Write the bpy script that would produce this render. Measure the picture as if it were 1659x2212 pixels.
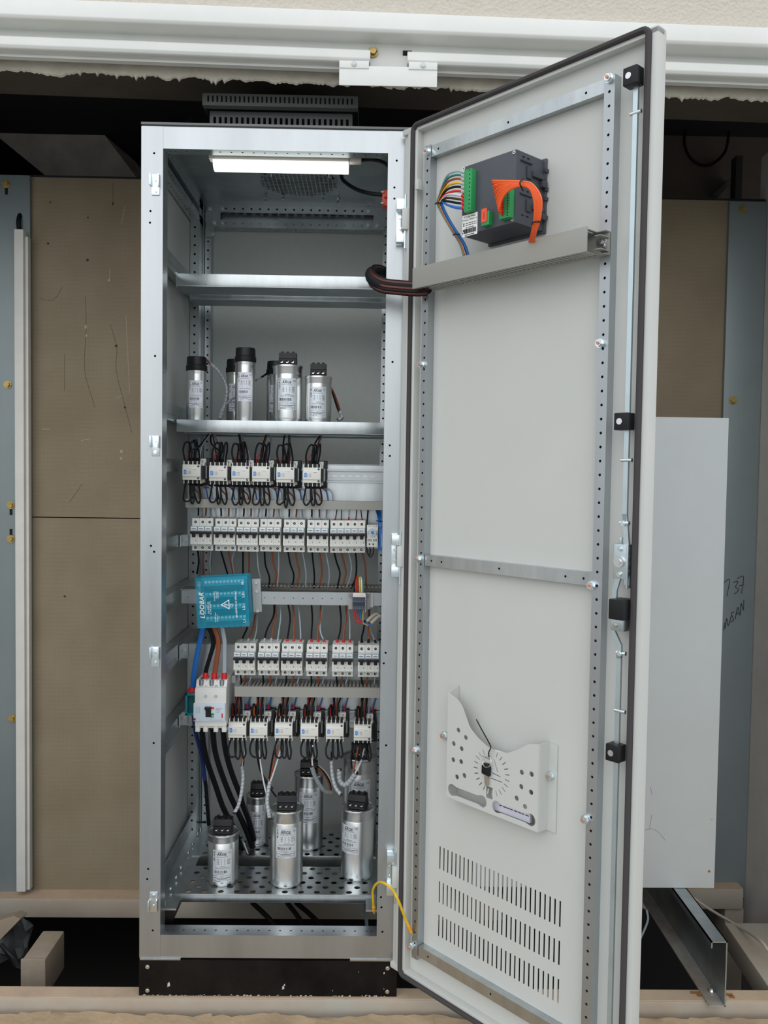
import bpy, bmesh, math, random
from mathutils import Vector, Matrix
random.seed(7)
for o in list(bpy.data.objects): bpy.data.objects.remove(o)
SC = bpy.context.scene
COL = SC.collection
# ------------------------------------------------------------------ camera
IW, IH, FPX = 1659.0, 2212.0, 1850.0
CAM = Vector((.5236, -1.9542, 1.1279)); YAW, PIT, ROL = .0156, .0423, .0146
FWD = Vector((math.sin(YAW)*math.cos(PIT), math.cos(YAW)*math.cos(PIT), -math.sin(PIT)))
_r = Vector((math.cos(YAW), -math.sin(YAW), 0)); _u = _r.cross(FWD)
RGT = _r*math.cos(ROL)+_u*math.sin(ROL); UPV = -_r*math.sin(ROL)+_u*math.cos(ROL)
cd = bpy.data.cameras.new('camera'); cam = bpy.data.objects.new('camera', cd); COL.objects.link(cam)
cd.sensor_fit = 'HORIZONTAL'; cd.sensor_width = 36; cd.lens = FPX/IW*36; cd.clip_start = .01; cd.clip_end = 200
cam.matrix_world = Matrix(((RGT.x, UPV.x, -FWD.x, CAM.x), (RGT.y, UPV.y, -FWD.y, CAM.y), (RGT.z, UPV.z, -FWD.z, CAM.z), (0, 0, 0, 1)))
SC.camera = cam
# ------------------------------------------------------------------ world: bright overcast sky
w = bpy.data.worlds.new('overcast'); SC.world = w; w.use_nodes = True
nt = w.node_tree; bg = nt.nodes['Background']; bg.inputs['Strength'].default_value = 1.0
_tc = nt.nodes.new('ShaderNodeTexCoord'); _sp = nt.nodes.new('ShaderNodeSeparateXYZ'); _rp = nt.nodes.new('ShaderNodeValToRGB')   # overcast sky, brighter toward the zenith
nt.links.new(_tc.outputs['Generated'], _sp.inputs[0]); nt.links.new(_sp.outputs['Z'], _rp.inputs['Fac']); nt.links.new(_rp.outputs['Color'], bg.inputs['Color'])
_rp.color_ramp.elements[0].color = (.76, .80, .835, 1); _rp.color_ramp.elements[1].color = (1.26, 1.33, 1.39, 1)
sd = bpy.data.lights.new('hazy_sun', 'SUN'); sd.energy = .6; sd.angle = math.radians(60); sd.color = (1, .98, .95)
so = bpy.data.objects.new('hazy_sun', sd); COL.objects.link(so); so.rotation_euler = (math.radians(60), 0, math.radians(-12))
vs = SC.view_settings; vs.view_transform = 'Standard'; vs.look = 'None'; vs.gamma = 1; vs.use_curve_mapping = False; vs.exposure = .15

# ------------------------------------------------------------------ measuring helpers (pixel of the photo -> point on a known plane)
def _ray(px, py): return FWD+RGT*((px-IW/2)/FPX)-UPV*((py-IH/2)/FPX)
def at(px, py, Y):
    d = _ray(px, py); return CAM+d*((Y-CAM.y)/d.y)
def atz(px, py, Z):
    d = _ray(px, py); return CAM+d*((Z-CAM.z)/d.z)
TH, HX, HY = .8457, .6051, -.05            # the open door: hinge position and angle
DU = Vector((math.cos(TH), -math.sin(TH), 0)); DV = Vector((math.sin(TH), math.cos(TH), 0)); DO = Vector((HX, HY, 0))
def dp(px, py, k):
    d = _ray(px, py); t = ((DO+DV*k-CAM).dot(DV))/d.dot(DV); p = CAM+d*t
    return Vector(((p-DO).dot(DU), k, p.z))

# ------------------------------------------------------------------ materials
MATS = {}
def mat(name, col, rough=.5, metal=0., var=0., vscale=20., bump=0., bscale=80., spec=None, var_col=None, stretch=None, trans=0., alpha=None, emit=None, coat=0.):
    if name in MATS: return MATS[name]
    m = bpy.data.materials.new(name); m.use_nodes = True; n = m.node_tree.nodes; l = m.node_tree.links; b = n['Principled BSDF']
    b.inputs['Base Color'].default_value = (*col, 1); b.inputs['Roughness'].default_value = rough; b.inputs['Metallic'].default_value = metal
    if coat: b.inputs['Coat Weight'].default_value = coat
    if spec is not None: b.inputs['Specular IOR Level'].default_value = spec
    if trans: b.inputs['Transmission Weight'].default_value = trans; b.inputs['IOR'].default_value = 1.3
    if alpha is not None: b.inputs['Alpha'].default_value = alpha
    if emit: b.inputs['Emission Color'].default_value = (*emit[:3], 1); b.inputs['Emission Strength'].default_value = emit[3]
    if var or bump:
        tc = n.new('ShaderNodeTexCoord'); src = tc.outputs['Object']
        if stretch:
            mp = n.new('ShaderNodeMapping'); mp.inputs['Scale'].default_value = stretch; l.new(src, mp.inputs['Vector']); src = mp.outputs['Vector']
    if var:
        nz = n.new('ShaderNodeTexNoise'); nz.inputs['Scale'].default_value = vscale; nz.inputs['Detail'].default_value = 6; nz.inputs['Roughness'].default_value = .65; l.new(src, nz.inputs['Vector'])
        rp = n.new('ShaderNodeValToRGB'); rp.color_ramp.elements[0].position = .32; rp.color_ramp.elements[1].position = .68
        c2 = var_col or tuple(c*(1-var) for c in col)
        rp.color_ramp.elements[0].color = (*c2, 1); rp.color_ramp.elements[1].color = (*col, 1)
        l.new(nz.outputs['Fac'], rp.inputs['Fac']); l.new(rp.outputs['Color'], b.inputs['Base Color'])
        if metal > .3:
            mr = n.new('ShaderNodeMapRange'); mr.inputs['To Min'].default_value = rough*.75; mr.inputs['To Max'].default_value = min(1, rough*1.3); l.new(nz.outputs['Fac'], mr.inputs['Value']); l.new(mr.outputs['Result'], b.inputs['Roughness'])
    if bump:
        n2 = n.new('ShaderNodeTexNoise'); n2.inputs['Scale'].default_value = bscale; n2.inputs['Detail'].default_value = 4; l.new(src, n2.inputs['Vector'])
        bp = n.new('ShaderNodeBump'); bp.inputs['Strength'].default_value = bump; bp.inputs['Distance'].default_value = .004; l.new(n2.outputs['Fac'], bp.inputs['Height']); l.new(bp.outputs['Normal'], b.inputs['Normal'])
    MATS[name] = m; return m
galv = mat('galvanised_steel', (.60, .64, .655), .29, .96, .25, 16, .05, 60, stretch=(1, 1, .25))
galv_frame = mat('galvanised_frame', (.50, .53, .55), .33, .9, .20, 7, .04, 40, stretch=(1, 1, .15))
galv_dull = mat('galvanised_dull', (.46, .51, .53), .36, .9, .3, 12, .05, 60)
zinc = mat('zinc_plated', (.78, .86, .90), .25, .95, .12, 60)
zinc_rod = mat('zinc_rod', (.62, .72, .76), .3, .9, .1, 30)
grey_paint = mat('light_grey_paint', (.60, .61, .585), .42, 0, .03, 6, .05, 900)
back_paint = mat('textured_grey_paint', (.66, .70, .68), .38, 0, .04, 60, .25, 700)
gasket_m = mat('gasket_foam', (.052, .046, .048), .8)
black_plastic = mat('black_plastic', (.009, .009, .011), .42, spec=.35)
black_rubber = mat('black_insulation', (.007, .008, .010), .5, spec=.22)
black_paint = mat('scuffed_black_paint', (.004, .004, .005), .3, 0, .85, 9, .05, 200, spec=.18, var_col=(.014, .012, .011))
dark_grey = mat('dark_grey_plastic', (.075, .082, .10), .5, 0, .05, 40, .15, 900)
fan_paint = mat('dark_grey_fan_paint', (.15, .155, .155), .5)
duct_m = mat('duct_grey', (.335, .33, .30), .5, 0, .03, 10)
brk_white = mat('breaker_white', (.74, .74, .70), .42)
cont_white = mat('contactor_white', (.76, .75, .70), .38)
mccb_white = mat('mccb_white', (.78, .78, .75), .4)
pale_blue = mat('pale_blue_label', (.62, .70, .78), .35)
window_blue = mat('blue_window', (.38, .47, .56), .25)
paper = mat('white_label', (.88, .88, .86), .5)
lilac_label = mat('lilac_white_label', (.80, .81, .90), .5)
silver_label = mat('silver_label', (.72, .77, .82), .35, .35)
ink = mat('dark_ink', (.02, .02, .025), .6)
ink_soft = mat('grey_ink', (.16, .17, .18), .6)
ink_white = mat('white_ink', (.9, .95, .97), .5)
blue_label = mat('blue_label', (.04, .24, .72), .4)
alu = mat('aluminium_can', (.80, .815, .81), .31, 1., .10, 10, .02, 30, stretch=(1, 1, .4))
steel = mat('bright_steel', (.75, .76, .77), .22, 1.)
brass = mat('brass', (.52, .38, .14), .38, .8, .3, 60)
copper = mat('copper_stud', (.72, .30, .19), .4, .6)
WC = {'black': black_rubber, 'brown': mat('brown_wire', (.30, .078, .030), .42), 'grey': mat('grey_wire', (.40, .46, .50), .42), 'blue': mat('blue_wire', (.015, .16, .56), .4),
      'red': mat('red_wire', (.62, .018, .022), .42), 'orange': mat('orange_wire', (1., .155, .028), .45), 'deep orange': mat('deep_orange_wire', (.86, .10, .016), .45), 'yellow': mat('yellow_wire', (.83, .48, .02), .42), 'green': mat('green_wire', (.01, .22, .17), .42),
      'white': mat('white_wire', (.70, .72, .74), .45), 'dark blue': mat('dark_blue_wire', (.01, .03, .16), .45), 'dark brown': mat('dark_brown_wire', (.06, .026, .020), .45), 'beige': mat('beige_sheath', (.50, .45, .38), .5)}
red_p = mat('red_plastic', (.70, .012, .018), .4)
green_p = mat('green_terminal', (.03, .33, .10), .4)
orange_red = mat('orange_sticker', (.92, .10, .04), .45)
red_orange = mat('orange_socket', (.62, .06, .025), .45)
teal_clear = mat('teal_clear_cover', (.01, .50, .74), .10, 0, trans=.0, alpha=.22)
teal_solid = mat('teal_plastic', (.01, .22, .30), .3)
clear = mat('clear_plastic', (.75, .78, .78), .15, 0, alpha=.35)
spiral_w = mat('spiral_wrap', (.44, .47, .50), .4)
dark_hole = mat('dark_recess', (.006, .006, .007), .8)
lamp_m = mat('lamp_diffuser', (.95, 1, .97), .4, emit=(.92, 1, .94, 1.25))
lamp_body = mat('lamp_body', (.72, .66, .62), .5)
stucco = mat('cream_stucco', (.66, .60, .52), .9, 0, .06, 40, .9, 130)
lintel_m = mat('lintel_white_paint', (.82, .83, .80), .45, 0, .08, 5)
concrete = mat('raw_concrete', (.60, .56, .47), .95, 0, .22, 14, .8, 60)
yard_m = mat('grey_yard_concrete', (.36, .355, .335), .95, 0, .15, 3, .3, 30)
sand = mat('sandy_concrete', (.50, .36, .225), .95, 0, .22, 9, .9, 45, var_col=(.36, .26, .165))
beam_m = mat('dusty_beam_paint', (.42, .40, .345), .6, 0, .25, 5, .1, 40, var_col=(.40, .315, .24))
dust_top = mat('dusty_beam_top', (.52, .39, .275), .9, 0, .2, 8, .3, 60)
post_m = mat('blue_grey_steel', (.25, .295, .305), .45, .25, .10, 4, .05, 40)
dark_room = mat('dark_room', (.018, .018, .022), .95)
dark_slab = mat('dark_concrete', (.72, .66, .60), .95, 0, .3, 10, .5, 40)
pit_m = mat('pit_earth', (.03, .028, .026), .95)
white_sheet = mat('white_sheet_metal', (.52, .55, .55), .45, 0, .05, 4)
trunk_m = mat('white_trunking', (.76, .75, .71), .5, 0, .10, 14)
wall_grey = mat('grey_plaster', (.70, .665, .63), .9, 0, .12, 7, .25, 60)
purlin_m = mat('weathered_purlin', (.50, .50, .48), .55, .2, .4, 6, .1, 40, var_col=(.26, .20, .15))
def board_material():
    m = bpy.data.materials.new('brown_honeycomb_board'); m.use_nodes = True; n = m.node_tree.nodes; l = m.node_tree.links; b = n['Principled BSDF']; b.inputs['Roughness'].default_value = .8
    tc = n.new('ShaderNodeTexCoord'); nz = n.new('ShaderNodeTexNoise'); nz.inputs['Scale'].default_value = 5; nz.inputs['Detail'].default_value = 8; l.new(tc.outputs['Object'], nz.inputs['Vector'])
    rp = n.new('ShaderNodeValToRGB'); rp.color_ramp.elements[0].position = .3; rp.color_ramp.elements[1].position = .7
    rp.color_ramp.elements[0].color = (.245, .195, .128, 1); rp.color_ramp.elements[1].color = (.305, .25, .172, 1); l.new(nz.outputs['Fac'], rp.inputs['Fac'])
    mp = n.new('ShaderNodeMapping'); mp.inputs['Rotation'].default_value = (math.radians(90), 0, 0); l.new(tc.outputs['Object'], mp.inputs['Vector'])
    br = n.new('ShaderNodeTexBrick'); br.inputs['Scale'].default_value = 1; br.inputs['Brick Width'].default_value = .008; br.inputs['Row Height'].default_value = .004; br.inputs['Mortar Size'].default_value = .0009; br.inputs['Mortar Smooth'].default_value = .6
    br.inputs['Color1'].default_value = (1, 1, 1, 1); br.inputs['Color2'].default_value = (.94, .94, .94, 1); br.inputs['Mortar'].default_value = (.78, .78, .76, 1); l.new(mp.outputs['Vector'], br.inputs['Vector'])
    mx = n.new('ShaderNodeMix'); mx.data_type = 'RGBA'; mx.blend_type = 'MULTIPLY'; mx.inputs[0].default_value = .7; l.new(rp.outputs['Color'], mx.inputs[6]); l.new(br.outputs['Color'], mx.inputs[7]); l.new(mx.outputs[2], b.inputs['Base Color'])
    bp = n.new('ShaderNodeBump'); bp.inputs['Strength'].default_value = .25; bp.inputs['Distance'].default_value = .001; l.new(br.outputs['Color'], bp.inputs['Height']); l.new(bp.outputs['Normal'], b.inputs['Normal'])
    return m
board_m = board_material()
def stripe_material(name, c1, c2, scale, axis='Z', thr=.5):
    m = bpy.data.materials.new(name); m.use_nodes = True; n = m.node_tree.nodes; l = m.node_tree.links; b = n['Principled BSDF']; b.inputs['Roughness'].default_value = .45
    tc = n.new('ShaderNodeTexCoord'); wv = n.new('ShaderNodeTexWave'); wv.bands_direction = axis; wv.inputs['Scale'].default_value = scale; l.new(tc.outputs['Object'], wv.inputs['Vector'])
    rp = n.new('ShaderNodeValToRGB'); rp.color_ramp.interpolation = 'CONSTANT'; rp.color_ramp.elements[0].color = (*c1, 1); rp.color_ramp.elements[1].color = (*c2, 1); rp.color_ramp.elements[1].position = thr
    l.new(wv.outputs['Fac'], rp.inputs['Fac']); l.new(rp.outputs['Color'], b.inputs['Base Color']); return m

# ------------------------------------------------------------------ mesh builder
def catmull(P, n=6, closed=False):
    P = [Vector(p) for p in P]
    if len(P) < 3 and not closed: return [P[0].lerp(P[1], i/n) for i in range(n+1)]
    out = []; N = len(P)
    rng = range(N) if closed else range(N-1)
    for i in rng:
        if closed: a, b, c, d = P[(i-1) % N], P[i], P[(i+1) % N], P[(i+2) % N]
        else: b, c = P[i], P[i+1]; a = P[i-1] if i else b*2-c; d = P[i+2] if i+2 < N else c*2-b
        for k in range(n):
            t = k/n; out.append(.5*((2*b)+(c-a)*t+(2*a-5*b+4*c-d)*t*t+(3*b-a-3*c+d)*t**3))
    if not closed: out.append(P[-1])
    return out
class MB:
    def __init__(s): s.v = []; s.f = []; s.smooth = False
    def poly(s, pts):
        b = len(s.v); s.v += [Vector(p) for p in pts]; s.f.append(list(range(b, b+len(pts)))); return s
    def box(s, x0, x1, y0, y1, z0, z1):
        if x1 < x0: x0, x1 = x1, x0
        if y1 < y0: y0, y1 = y1, y0
        if z1 < z0: z0, z1 = z1, z0
        b = len(s.v)
        s.v += [Vector(p) for p in ((x0, y0, z0), (x1, y0, z0), (x1, y1, z0), (x0, y1, z0), (x0, y0, z1), (x1, y0, z1), (x1, y1, z1), (x0, y1, z1))]
        s.f += [[b+i for i in q] for q in ((3, 2, 1, 0), (4, 5, 6, 7), (0, 1, 5, 4), (1, 2, 6, 5), (2, 3, 7, 6), (3, 0, 4, 7))]; return s
    def prism(s, pts, vec):
        """closed outline pts (3D) extruded by vec"""
        b = len(s.v); n = len(pts); vec = Vector(vec); s.v += [Vector(p) for p in pts]+[Vector(p)+vec for p in pts]
        s.f.append([b+i for i in range(n)][::-1]); s.f.append([b+n+i for i in range(n)])
        for i in range(n): j = (i+1) % n; s.f.append([b+i, b+j, b+n+j, b+n+i])
        return s
    def tube(s, P, r, n=7, sm=6, closed=False, curve=True, caps=True, flat=None):
        Q = catmull(P, sm, closed) if curve else [Vector(p) for p in P]
        N = len(Q); b = len(s.v); s.smooth = True; up = None
        for i, q in enumerate(Q):
            t = (Q[(i+1) % N]-Q[i-1]) if closed else (Q[min(i+1, N-1)]-Q[max(i-1, 0)])
            if t.length < 1e-9: t = Vector((0, 0, 1))
            t.normalize()
            if up is None: up = t.orthogonal().normalized()
            else:
                up = up-t*up.dot(t); up = up.normalized() if up.length > 1e-6 else t.orthogonal().normalized()
            sd_ = t.cross(up); rr = r(i/(N-1)) if callable(r) else r
            for k in range(n):
                a = 2*math.pi*k/n; s.v.append(q+up*(math.cos(a)*rr)+sd_*(math.sin(a)*rr))
        for i in range(N if closed else N-1):
            j = (i+1) % N
            for k in range(n): s.f.append([b+i*n+k, b+i*n+(k+1) % n, b+j*n+(k+1) % n, b+j*n+k])
        if caps and not closed: s.f.append([b+k for k in range(n)][::-1]); s.f.append([b+(N-1)*n+k for k in range(n)])
        return s
    def cyl(s, p0, p1, r, n=12, r1=None):
        p0, p1 = Vector(p0), Vector(p1); t = (p1-p0).normalized(); a = t.orthogonal().normalized(); c = t.cross(a); b = len(s.v); r1 = r if r1 is None else r1; s.smooth = True
        for q, rr in ((p0, r), (p1, r1)):
            for k in range(n): an = 2*math.pi*k/n; s.v.append(q+a*(math.cos(an)*rr)+c*(math.sin(an)*rr))
        for k in range(n): s.f.append([b+k, b+(k+1) % n, b+n+(k+1) % n, b+n+k])
        s.f.append([b+k for k in range(n)][::-1]); s.f.append([b+n+k for k in range(n)]); return s
    def lathe(s, c, prof, n=28):
        c = Vector(c); b = len(s.v); s.smooth = True
        for r, z in prof:
            for k in range(n): a = 2*math.pi*k/n; s.v.append(c+Vector((math.cos(a)*r, math.sin(a)*r, z)))
        for i in range(len(prof)-1):
            for k in range(n): s.f.append([b+i*n+k, b+i*n+(k+1) % n, b+(i+1)*n+(k+1) % n, b+(i+1)*n+k])
        s.f.append([b+k for k in range(n)][::-1]); s.f.append([b+(len(prof)-1)*n+k for k in range(n)]); return s
    def cell(s, O, U, V, N, u0, u1, v0, v1, hole, dep):
        O, U, V, N = Vector(O), Vector(U), Vector(V), Vector(N)
        P = lambda u, v, d=0: O+U*u+V*v-N*d
        if hole is None: return s.poly([P(u0, v0), P(u1, v0), P(u1, v1), P(u0, v1)])
        cu, cv, ru, rv, kind = hole
        if kind == 'r':
            R_ = [(u0, v0), (u1, v0), (u1, v1), (u0, v1)]; H_ = [(cu-ru, cv-rv), (cu+ru, cv-rv), (cu+ru, cv+rv), (cu-ru, cv+rv)]
        else:
            um, vm = (u0+u1)/2, (v0+v1)/2
            if kind == 'o':
                R_ = [(u1, vm), (u1, v1), (um, v1), (u0, v1), (u0, vm), (u0, v0), (um, v0), (u1, v0)]
            else:
                ua, ub, va, vb = (u0+um)/2, (um+u1)/2, (v0+vm)/2, (vm+v1)/2
                R_ = [(u1, vm), (u1, vb), (u1, v1), (ub, v1), (um, v1), (ua, v1), (u0, v1), (u0, vb), (u0, vm), (u0, va), (u0, v0), (ua, v0), (um, v0), (ub, v0), (u1, v0), (u1, va)]
            n = len(R_); H_ = [(cu+ru*math.cos(2*math.pi*k/n), cv+rv*math.sin(2*math.pi*k/n)) for k in range(n)]
        n = len(R_); b = len(s.v); s.v += [P(*q) for q in R_]+[P(*q) for q in H_]+[P(q[0], q[1], dep) for q in H_]
        for i in range(n):
            j = (i+1) % n; s.f.append([b+i, b+j, b+n+j, b+n+i]); s.f.append([b+n+i, b+n+j, b+2*n+j, b+2*n+i])
        return s
    def strip(s, O, U, V, N, L, Wd, us, cv, ru, rv, kind='o', dep=.0015):
        us = sorted(us); E_ = [0]+[(a+b_)/2 for a, b_ in zip(us, us[1:])]+[L]
        if not us: return s.cell(O, U, V, N, 0, L, 0, Wd, None, 0)
        if us[0]-ru > .03: E_[0] = us[0]-.02; s.cell(O, U, V, N, 0, E_[0], 0, Wd, None, 0)
        if L-us[-1]-ru > .03: E_[-1] = us[-1]+.02; s.cell(O, U, V, N, E_[-1], L, 0, Wd, None, 0)
        for i, u_ in enumerate(us): s.cell(O, U, V, N, E_[i], E_[i+1], 0, Wd, (u_, cv, ru, rv, kind), dep)
        return s
    def add(s, vf, fn):
        b = len(s.v); s.v += [Vector(fn(v)) for v in vf[0]]; s.f += [[b+i for i in q] for q in vf[1]]; return s
    def split(s):
        """separate pieces; components whose boxes touch stay together"""
        par = list(range(len(s.v)))
        def fd(a):
            while par[a] != a: par[a] = par[par[a]]; a = par[a]
            return a
        for q in s.f:
            for a in q[1:]: par[fd(a)] = fd(q[0])
        G = {}
        for q in s.f: G.setdefault(fd(q[0]), []).append(q)
        B = []
        for fs in G.values():
            vs_ = [s.v[i] for q in fs for i in q]; B.append([[min(v[k] for v in vs_)-.0002 for k in range(3)], [max(v[k] for v in vs_)+.0002 for k in range(3)], fs])
        ch = True
        while ch:
            ch = False
            for i in range(len(B)):
                for j in range(i+1, len(B)):
                    if all(B[i][0][k] <= B[j][1][k] and B[j][0][k] <= B[i][1][k] for k in range(3)):
                        B[i] = [[min(B[i][0][k], B[j][0][k]) for k in range(3)], [max(B[i][1][k], B[j][1][k]) for k in range(3)], B[i][2]+B[j][2]]; B.pop(j); ch = True; break
                if ch: break
        out = []
        for b in B:
            m_ = MB(); m_.smooth = s.smooth; mp = {}
            for q in b[2]:
                for i in q:
                    if i not in mp: mp[i] = len(m_.v); m_.v.append(s.v[i])
                m_.f.append([mp[i] for i in q])
            out.append(m_)
        return out
    def mesh(s, name, m, bevel=0, M=None):
        me = bpy.data.meshes.new(name); me.from_pydata([tuple(v) for v in s.v], [], s.f)
        if bevel:
            bm = bmesh.new(); bm.from_mesh(me); bmesh.ops.recalc_face_normals(bm, faces=bm.faces)
            es = [e for e in bm.edges if len(e.link_faces) == 2 and e.calc_face_angle(0) > .5]
            bmesh.ops.bevel(bm, geom=es, offset=bevel, segments=2, affect='EDGES', profile=.6, clamp_overlap=True); bm.to_mesh(me); bm.free()
        if M is not None: me.transform(M)
        if s.smooth or bevel:
            me.polygons.foreach_set('use_smooth', [True]*len(me.polygons)); me.set_sharp_from_angle(angle=math.radians(38))
        me.materials.append(m); me.update(); return me
def W(o):
    M = o.matrix_basis.copy()
    return W(o.parent) @ M if o.parent else M
def tag(o, label=None, cat=None, group=None, kind=None):
    if label: o['label'] = label
    if cat: o['category'] = cat
    if group: o['group'] = group
    if kind: o['kind'] = kind
    return o
def thing(name, label, cat, loc=(0, 0, 0), rz=0, group=None):
    o = bpy.data.objects.new(name, None); COL.objects.link(o); o.location = loc; o.rotation_euler = (0, 0, rz); o.empty_display_size = .02
    return tag(o, label, cat, group)
SPLIT = {k: k for k in ('screw', 'fan_stud', 'terminal_hole', 'terminal_screw', 'clamp_screw', 'cover_screw', 'clamp_opening', 'clamp_metal', 'vent_slot', 'screw_recess', 'flange_tab', 'terminal_recess', 'pole_fin', 'cap_screw', 'phase_divider', 'clamp_pocket', 'mounting_flange', 'plinth_strip', 'lip', 'pocket_side', 'duct_end_rib', 'relay_clip')}
SPLIT.update({'frame_screws': 'screw', 'screws': 'screw', 'clamp_screws': 'clamp_screw', 'cable_glands': 'cable_gland', 'block_ribs': 'block_rib', 'vent_slots': 'vent_slot'})
def part(name, mb, m, parent, bevel=0, local=False, label=None, kind=None):
    """mb in world coordinates unless local; small repeated pieces become parts of their own"""
    if name in SPLIT and isinstance(mb, MB):
        ps = mb.split()
        if len(ps) > 1:
            nm = SPLIT[name]; L_ = [part_(nm, p_, m, parent, bevel, local, label, kind) for p_ in ps]; return L_[0]
        name = SPLIT[name]
    return part_(name, mb, m, parent, bevel, local, label, kind)
def part_(name, mb, m, parent, bevel=0, local=False, label=None, kind=None):
    M = None if local else W(parent).inverted()
    me = mb if isinstance(mb, bpy.types.Mesh) else mb.mesh(name, m, bevel, M)
    o = bpy.data.objects.new(name, me); COL.objects.link(o); o.parent = parent
    if label: o['label'] = label
    if kind: o['kind'] = kind
    return o
def single(name, mb, m, label, cat, group=None, bevel=0, kind=None):
    me = mb.mesh(name, m, bevel); xs = [v.co.x for v in me.vertices]; ys = [v.co.y for v in me.vertices]; zs = [v.co.z for v in me.vertices]
    L = Vector(((min(xs)+max(xs))/2, (min(ys)+max(ys))/2, min(zs))); me.transform(Matrix.Translation(-L))
    o = bpy.data.objects.new(name, me); COL.objects.link(o); o.location = L
    return tag(o, label, cat, group, kind)
def struct(name, mb, m, bevel=0):
    o = single(name, mb, m, None, None, bevel=bevel); o['kind'] = 'structure'; return o
def clone(o, M, label=None, group=None):
    """copy of a thing, its parts and their sub-parts, moved to matrix M"""
    def cp(s_, par):
        c = s_.copy(); COL.objects.link(c); c.parent = par
        for ch in list(s_.children): cp(ch, c)
        return c
    kids = list(o.children); c = o.copy(); COL.objects.link(c); c.matrix_basis = M
    for ch in kids: cp(ch, c)
    if label: c['label'] = label
    if group: c['group'] = group
    return c
_tx = {}
def text(s_, size=1., align='CENTER', bold=0., shear=0., space=1.):
    k = (s_, align, bold, shear, space)
    if k not in _tx:
        cu = bpy.data.curves.new('t', 'FONT'); cu.body = s_; cu.size = 1; cu.align_x = align; cu.align_y = 'CENTER'; cu.offset = bold; cu.shear = shear; cu.space_character = space; cu.resolution_u = 3
        ob = bpy.data.objects.new('t', cu); COL.objects.link(ob); me = bpy.data.meshes.new_from_object(ob)
        _tx[k] = ([v.co.copy() for v in me.vertices], [list(p.vertices) for p in me.polygons])
        bpy.data.objects.remove(ob); bpy.data.curves.remove(cu); bpy.data.meshes.remove(me)
    v, f = _tx[k]; return ([x*size for x in v], f)
ORD = ['first', 'second', 'third', 'fourth', 'fifth', 'sixth', 'seventh', 'eighth', 'ninth', 'tenth', 'eleventh', 'twelfth']
def screw(mb, p, n, r, h=.002):
    p, n = Vector(p), Vector(n); mb.cyl(p, p+n*h, r, 10); mb.cyl(p+n*h, p+n*(h*1.5), r*.62, 8); return mb

# ================================================================== THE SETTING
# ground in front: sandy broken concrete ledge
rnd = random.Random(3)
mb = MB(); NX, NY = 90, 26
xs = [-40, -20, -9, -5]+[-3.2+6.6*i/NX for i in range(NX+1)]+[5, 9, 20, 40]
ys = [0, .012, .03, .06, .1, .16, .25, .4, .5]
xs = sorted(set(xs+[-.35+.022*i for i in range(82)]))
edge = []; e0 = 0
for x in xs:
    e0 = e0*.7+rnd.uniform(-.011, .011); edge.append(-.024+e0*.6-(.012 if .72 < x < .86 else 0))
for j, y in enumerate(ys):
    for i, x in enumerate(xs):
        z = -.112+rnd.uniform(-.004, .004)*min(1, y*8+.4)-min(y, .5)*.05-(.012 if j == 0 else 0); mb.v.append(Vector((x, edge[i]*max(0, 1-y/.3)-.03*min(1, y/.3)-y, z)))
n_ = len(xs)
for j in range(len(ys)-1):
    for i in range(n_-1): mb.f.append([j*n_+i, j*n_+i+1, (j+1)*n_+i+1, (j+1)*n_+i])
b_ = len(mb.v)
for i, x in enumerate(xs): mb.v.append(Vector((x, edge[i]+.006, -.20)))
for i in range(n_-1): mb.f.append([i, i+1, b_+i+1, b_+i])
mb.smooth = True; struct('floor', mb, sand)
struct('floor_yard', MB().box(-60, 60, -80, -.5, -.30, -.145), yard_m)
# lintel zone is a touch out of level, falling to the right
SL = -.0165
def lz(x, z): return z+SL*(x+.29)
def lbox(mb, x0, x1, y0, y1, z0, z1):
    return mb.prism([(x0, y0, lz(x0, z0)), (x1, y0, lz(x1, z0)), (x1, y0, lz(x1, z1)), (x0, y0, lz(x0, z1))], (0, y1-y0, 0))
struct('wall_front', lbox(MB(), -3.2, 3.4, -.043, .2, 2.139, 4.6), stucco)
mb = MB(); lbox(mb, -3.2, -1.05, -.043, .2, -.4, 2.139); struct('wall_left', mb, stucco)
# steel lintel channel
lin = thing('lintel_channel', 'long white painted steel channel across the top of the opening', 'beam', (.3, 0, 2.03))
mb = MB(); P_ = [(-.062, 2.141), (-.062, 2.106), (-.058, 2.100), (-.052, 2.098), (.004, 2.098), (.004, 2.141)]
mb.prism([(-3.2, y, lz(-3.2, z)) for y, z in P_], (6.6, 0, SL*6.6)); part('upper_flange', mb, lintel_m, lin, bevel=.002)
mb = MB(); lbox(mb, -3.2, 3.4, -.012, .004, 2.04, 2.1); part('web', mb, lintel_m, lin)
for x0, x1 in ((-3.2, at(800, 112, -.03).x), (at(880, 115, -.03).x, 3.4)):
    P_ = [(-.034, 2.074), (-.038, 2.070), (-.038, 2.054), (-.034, 2.048), (-.028, 2.046), (-.013, 2.046), (-.013, 2.074)]
    mb = MB(); mb.prism([(x0, y, lz(x0, z)) for y, z in P_], (x1-x0, 0, SL*(x1-x0))); part('lower_flange', mb, lintel_m, lin, bevel=.0015)
for px, py in ((805, 113), (880, 115)):
    c = at(px, py, -.0125); mb = MB().tube([c+Vector((-.010, 0, 0)), c+Vector((.010, 0, 0))], .0055, 8, 2, curve=False); part('slot', mb, dark_hole, lin)
c = at(806, 114, -.013); mb = MB().cyl(c, c+Vector((0, -.004, 0)), .011, 14); mb.cyl(c+Vector((0, -.004, 0)), c+Vector((0, -.012, 0)), .0075, 6); part('bolt', mb, brass, lin, label='brass bolt head')
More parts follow.
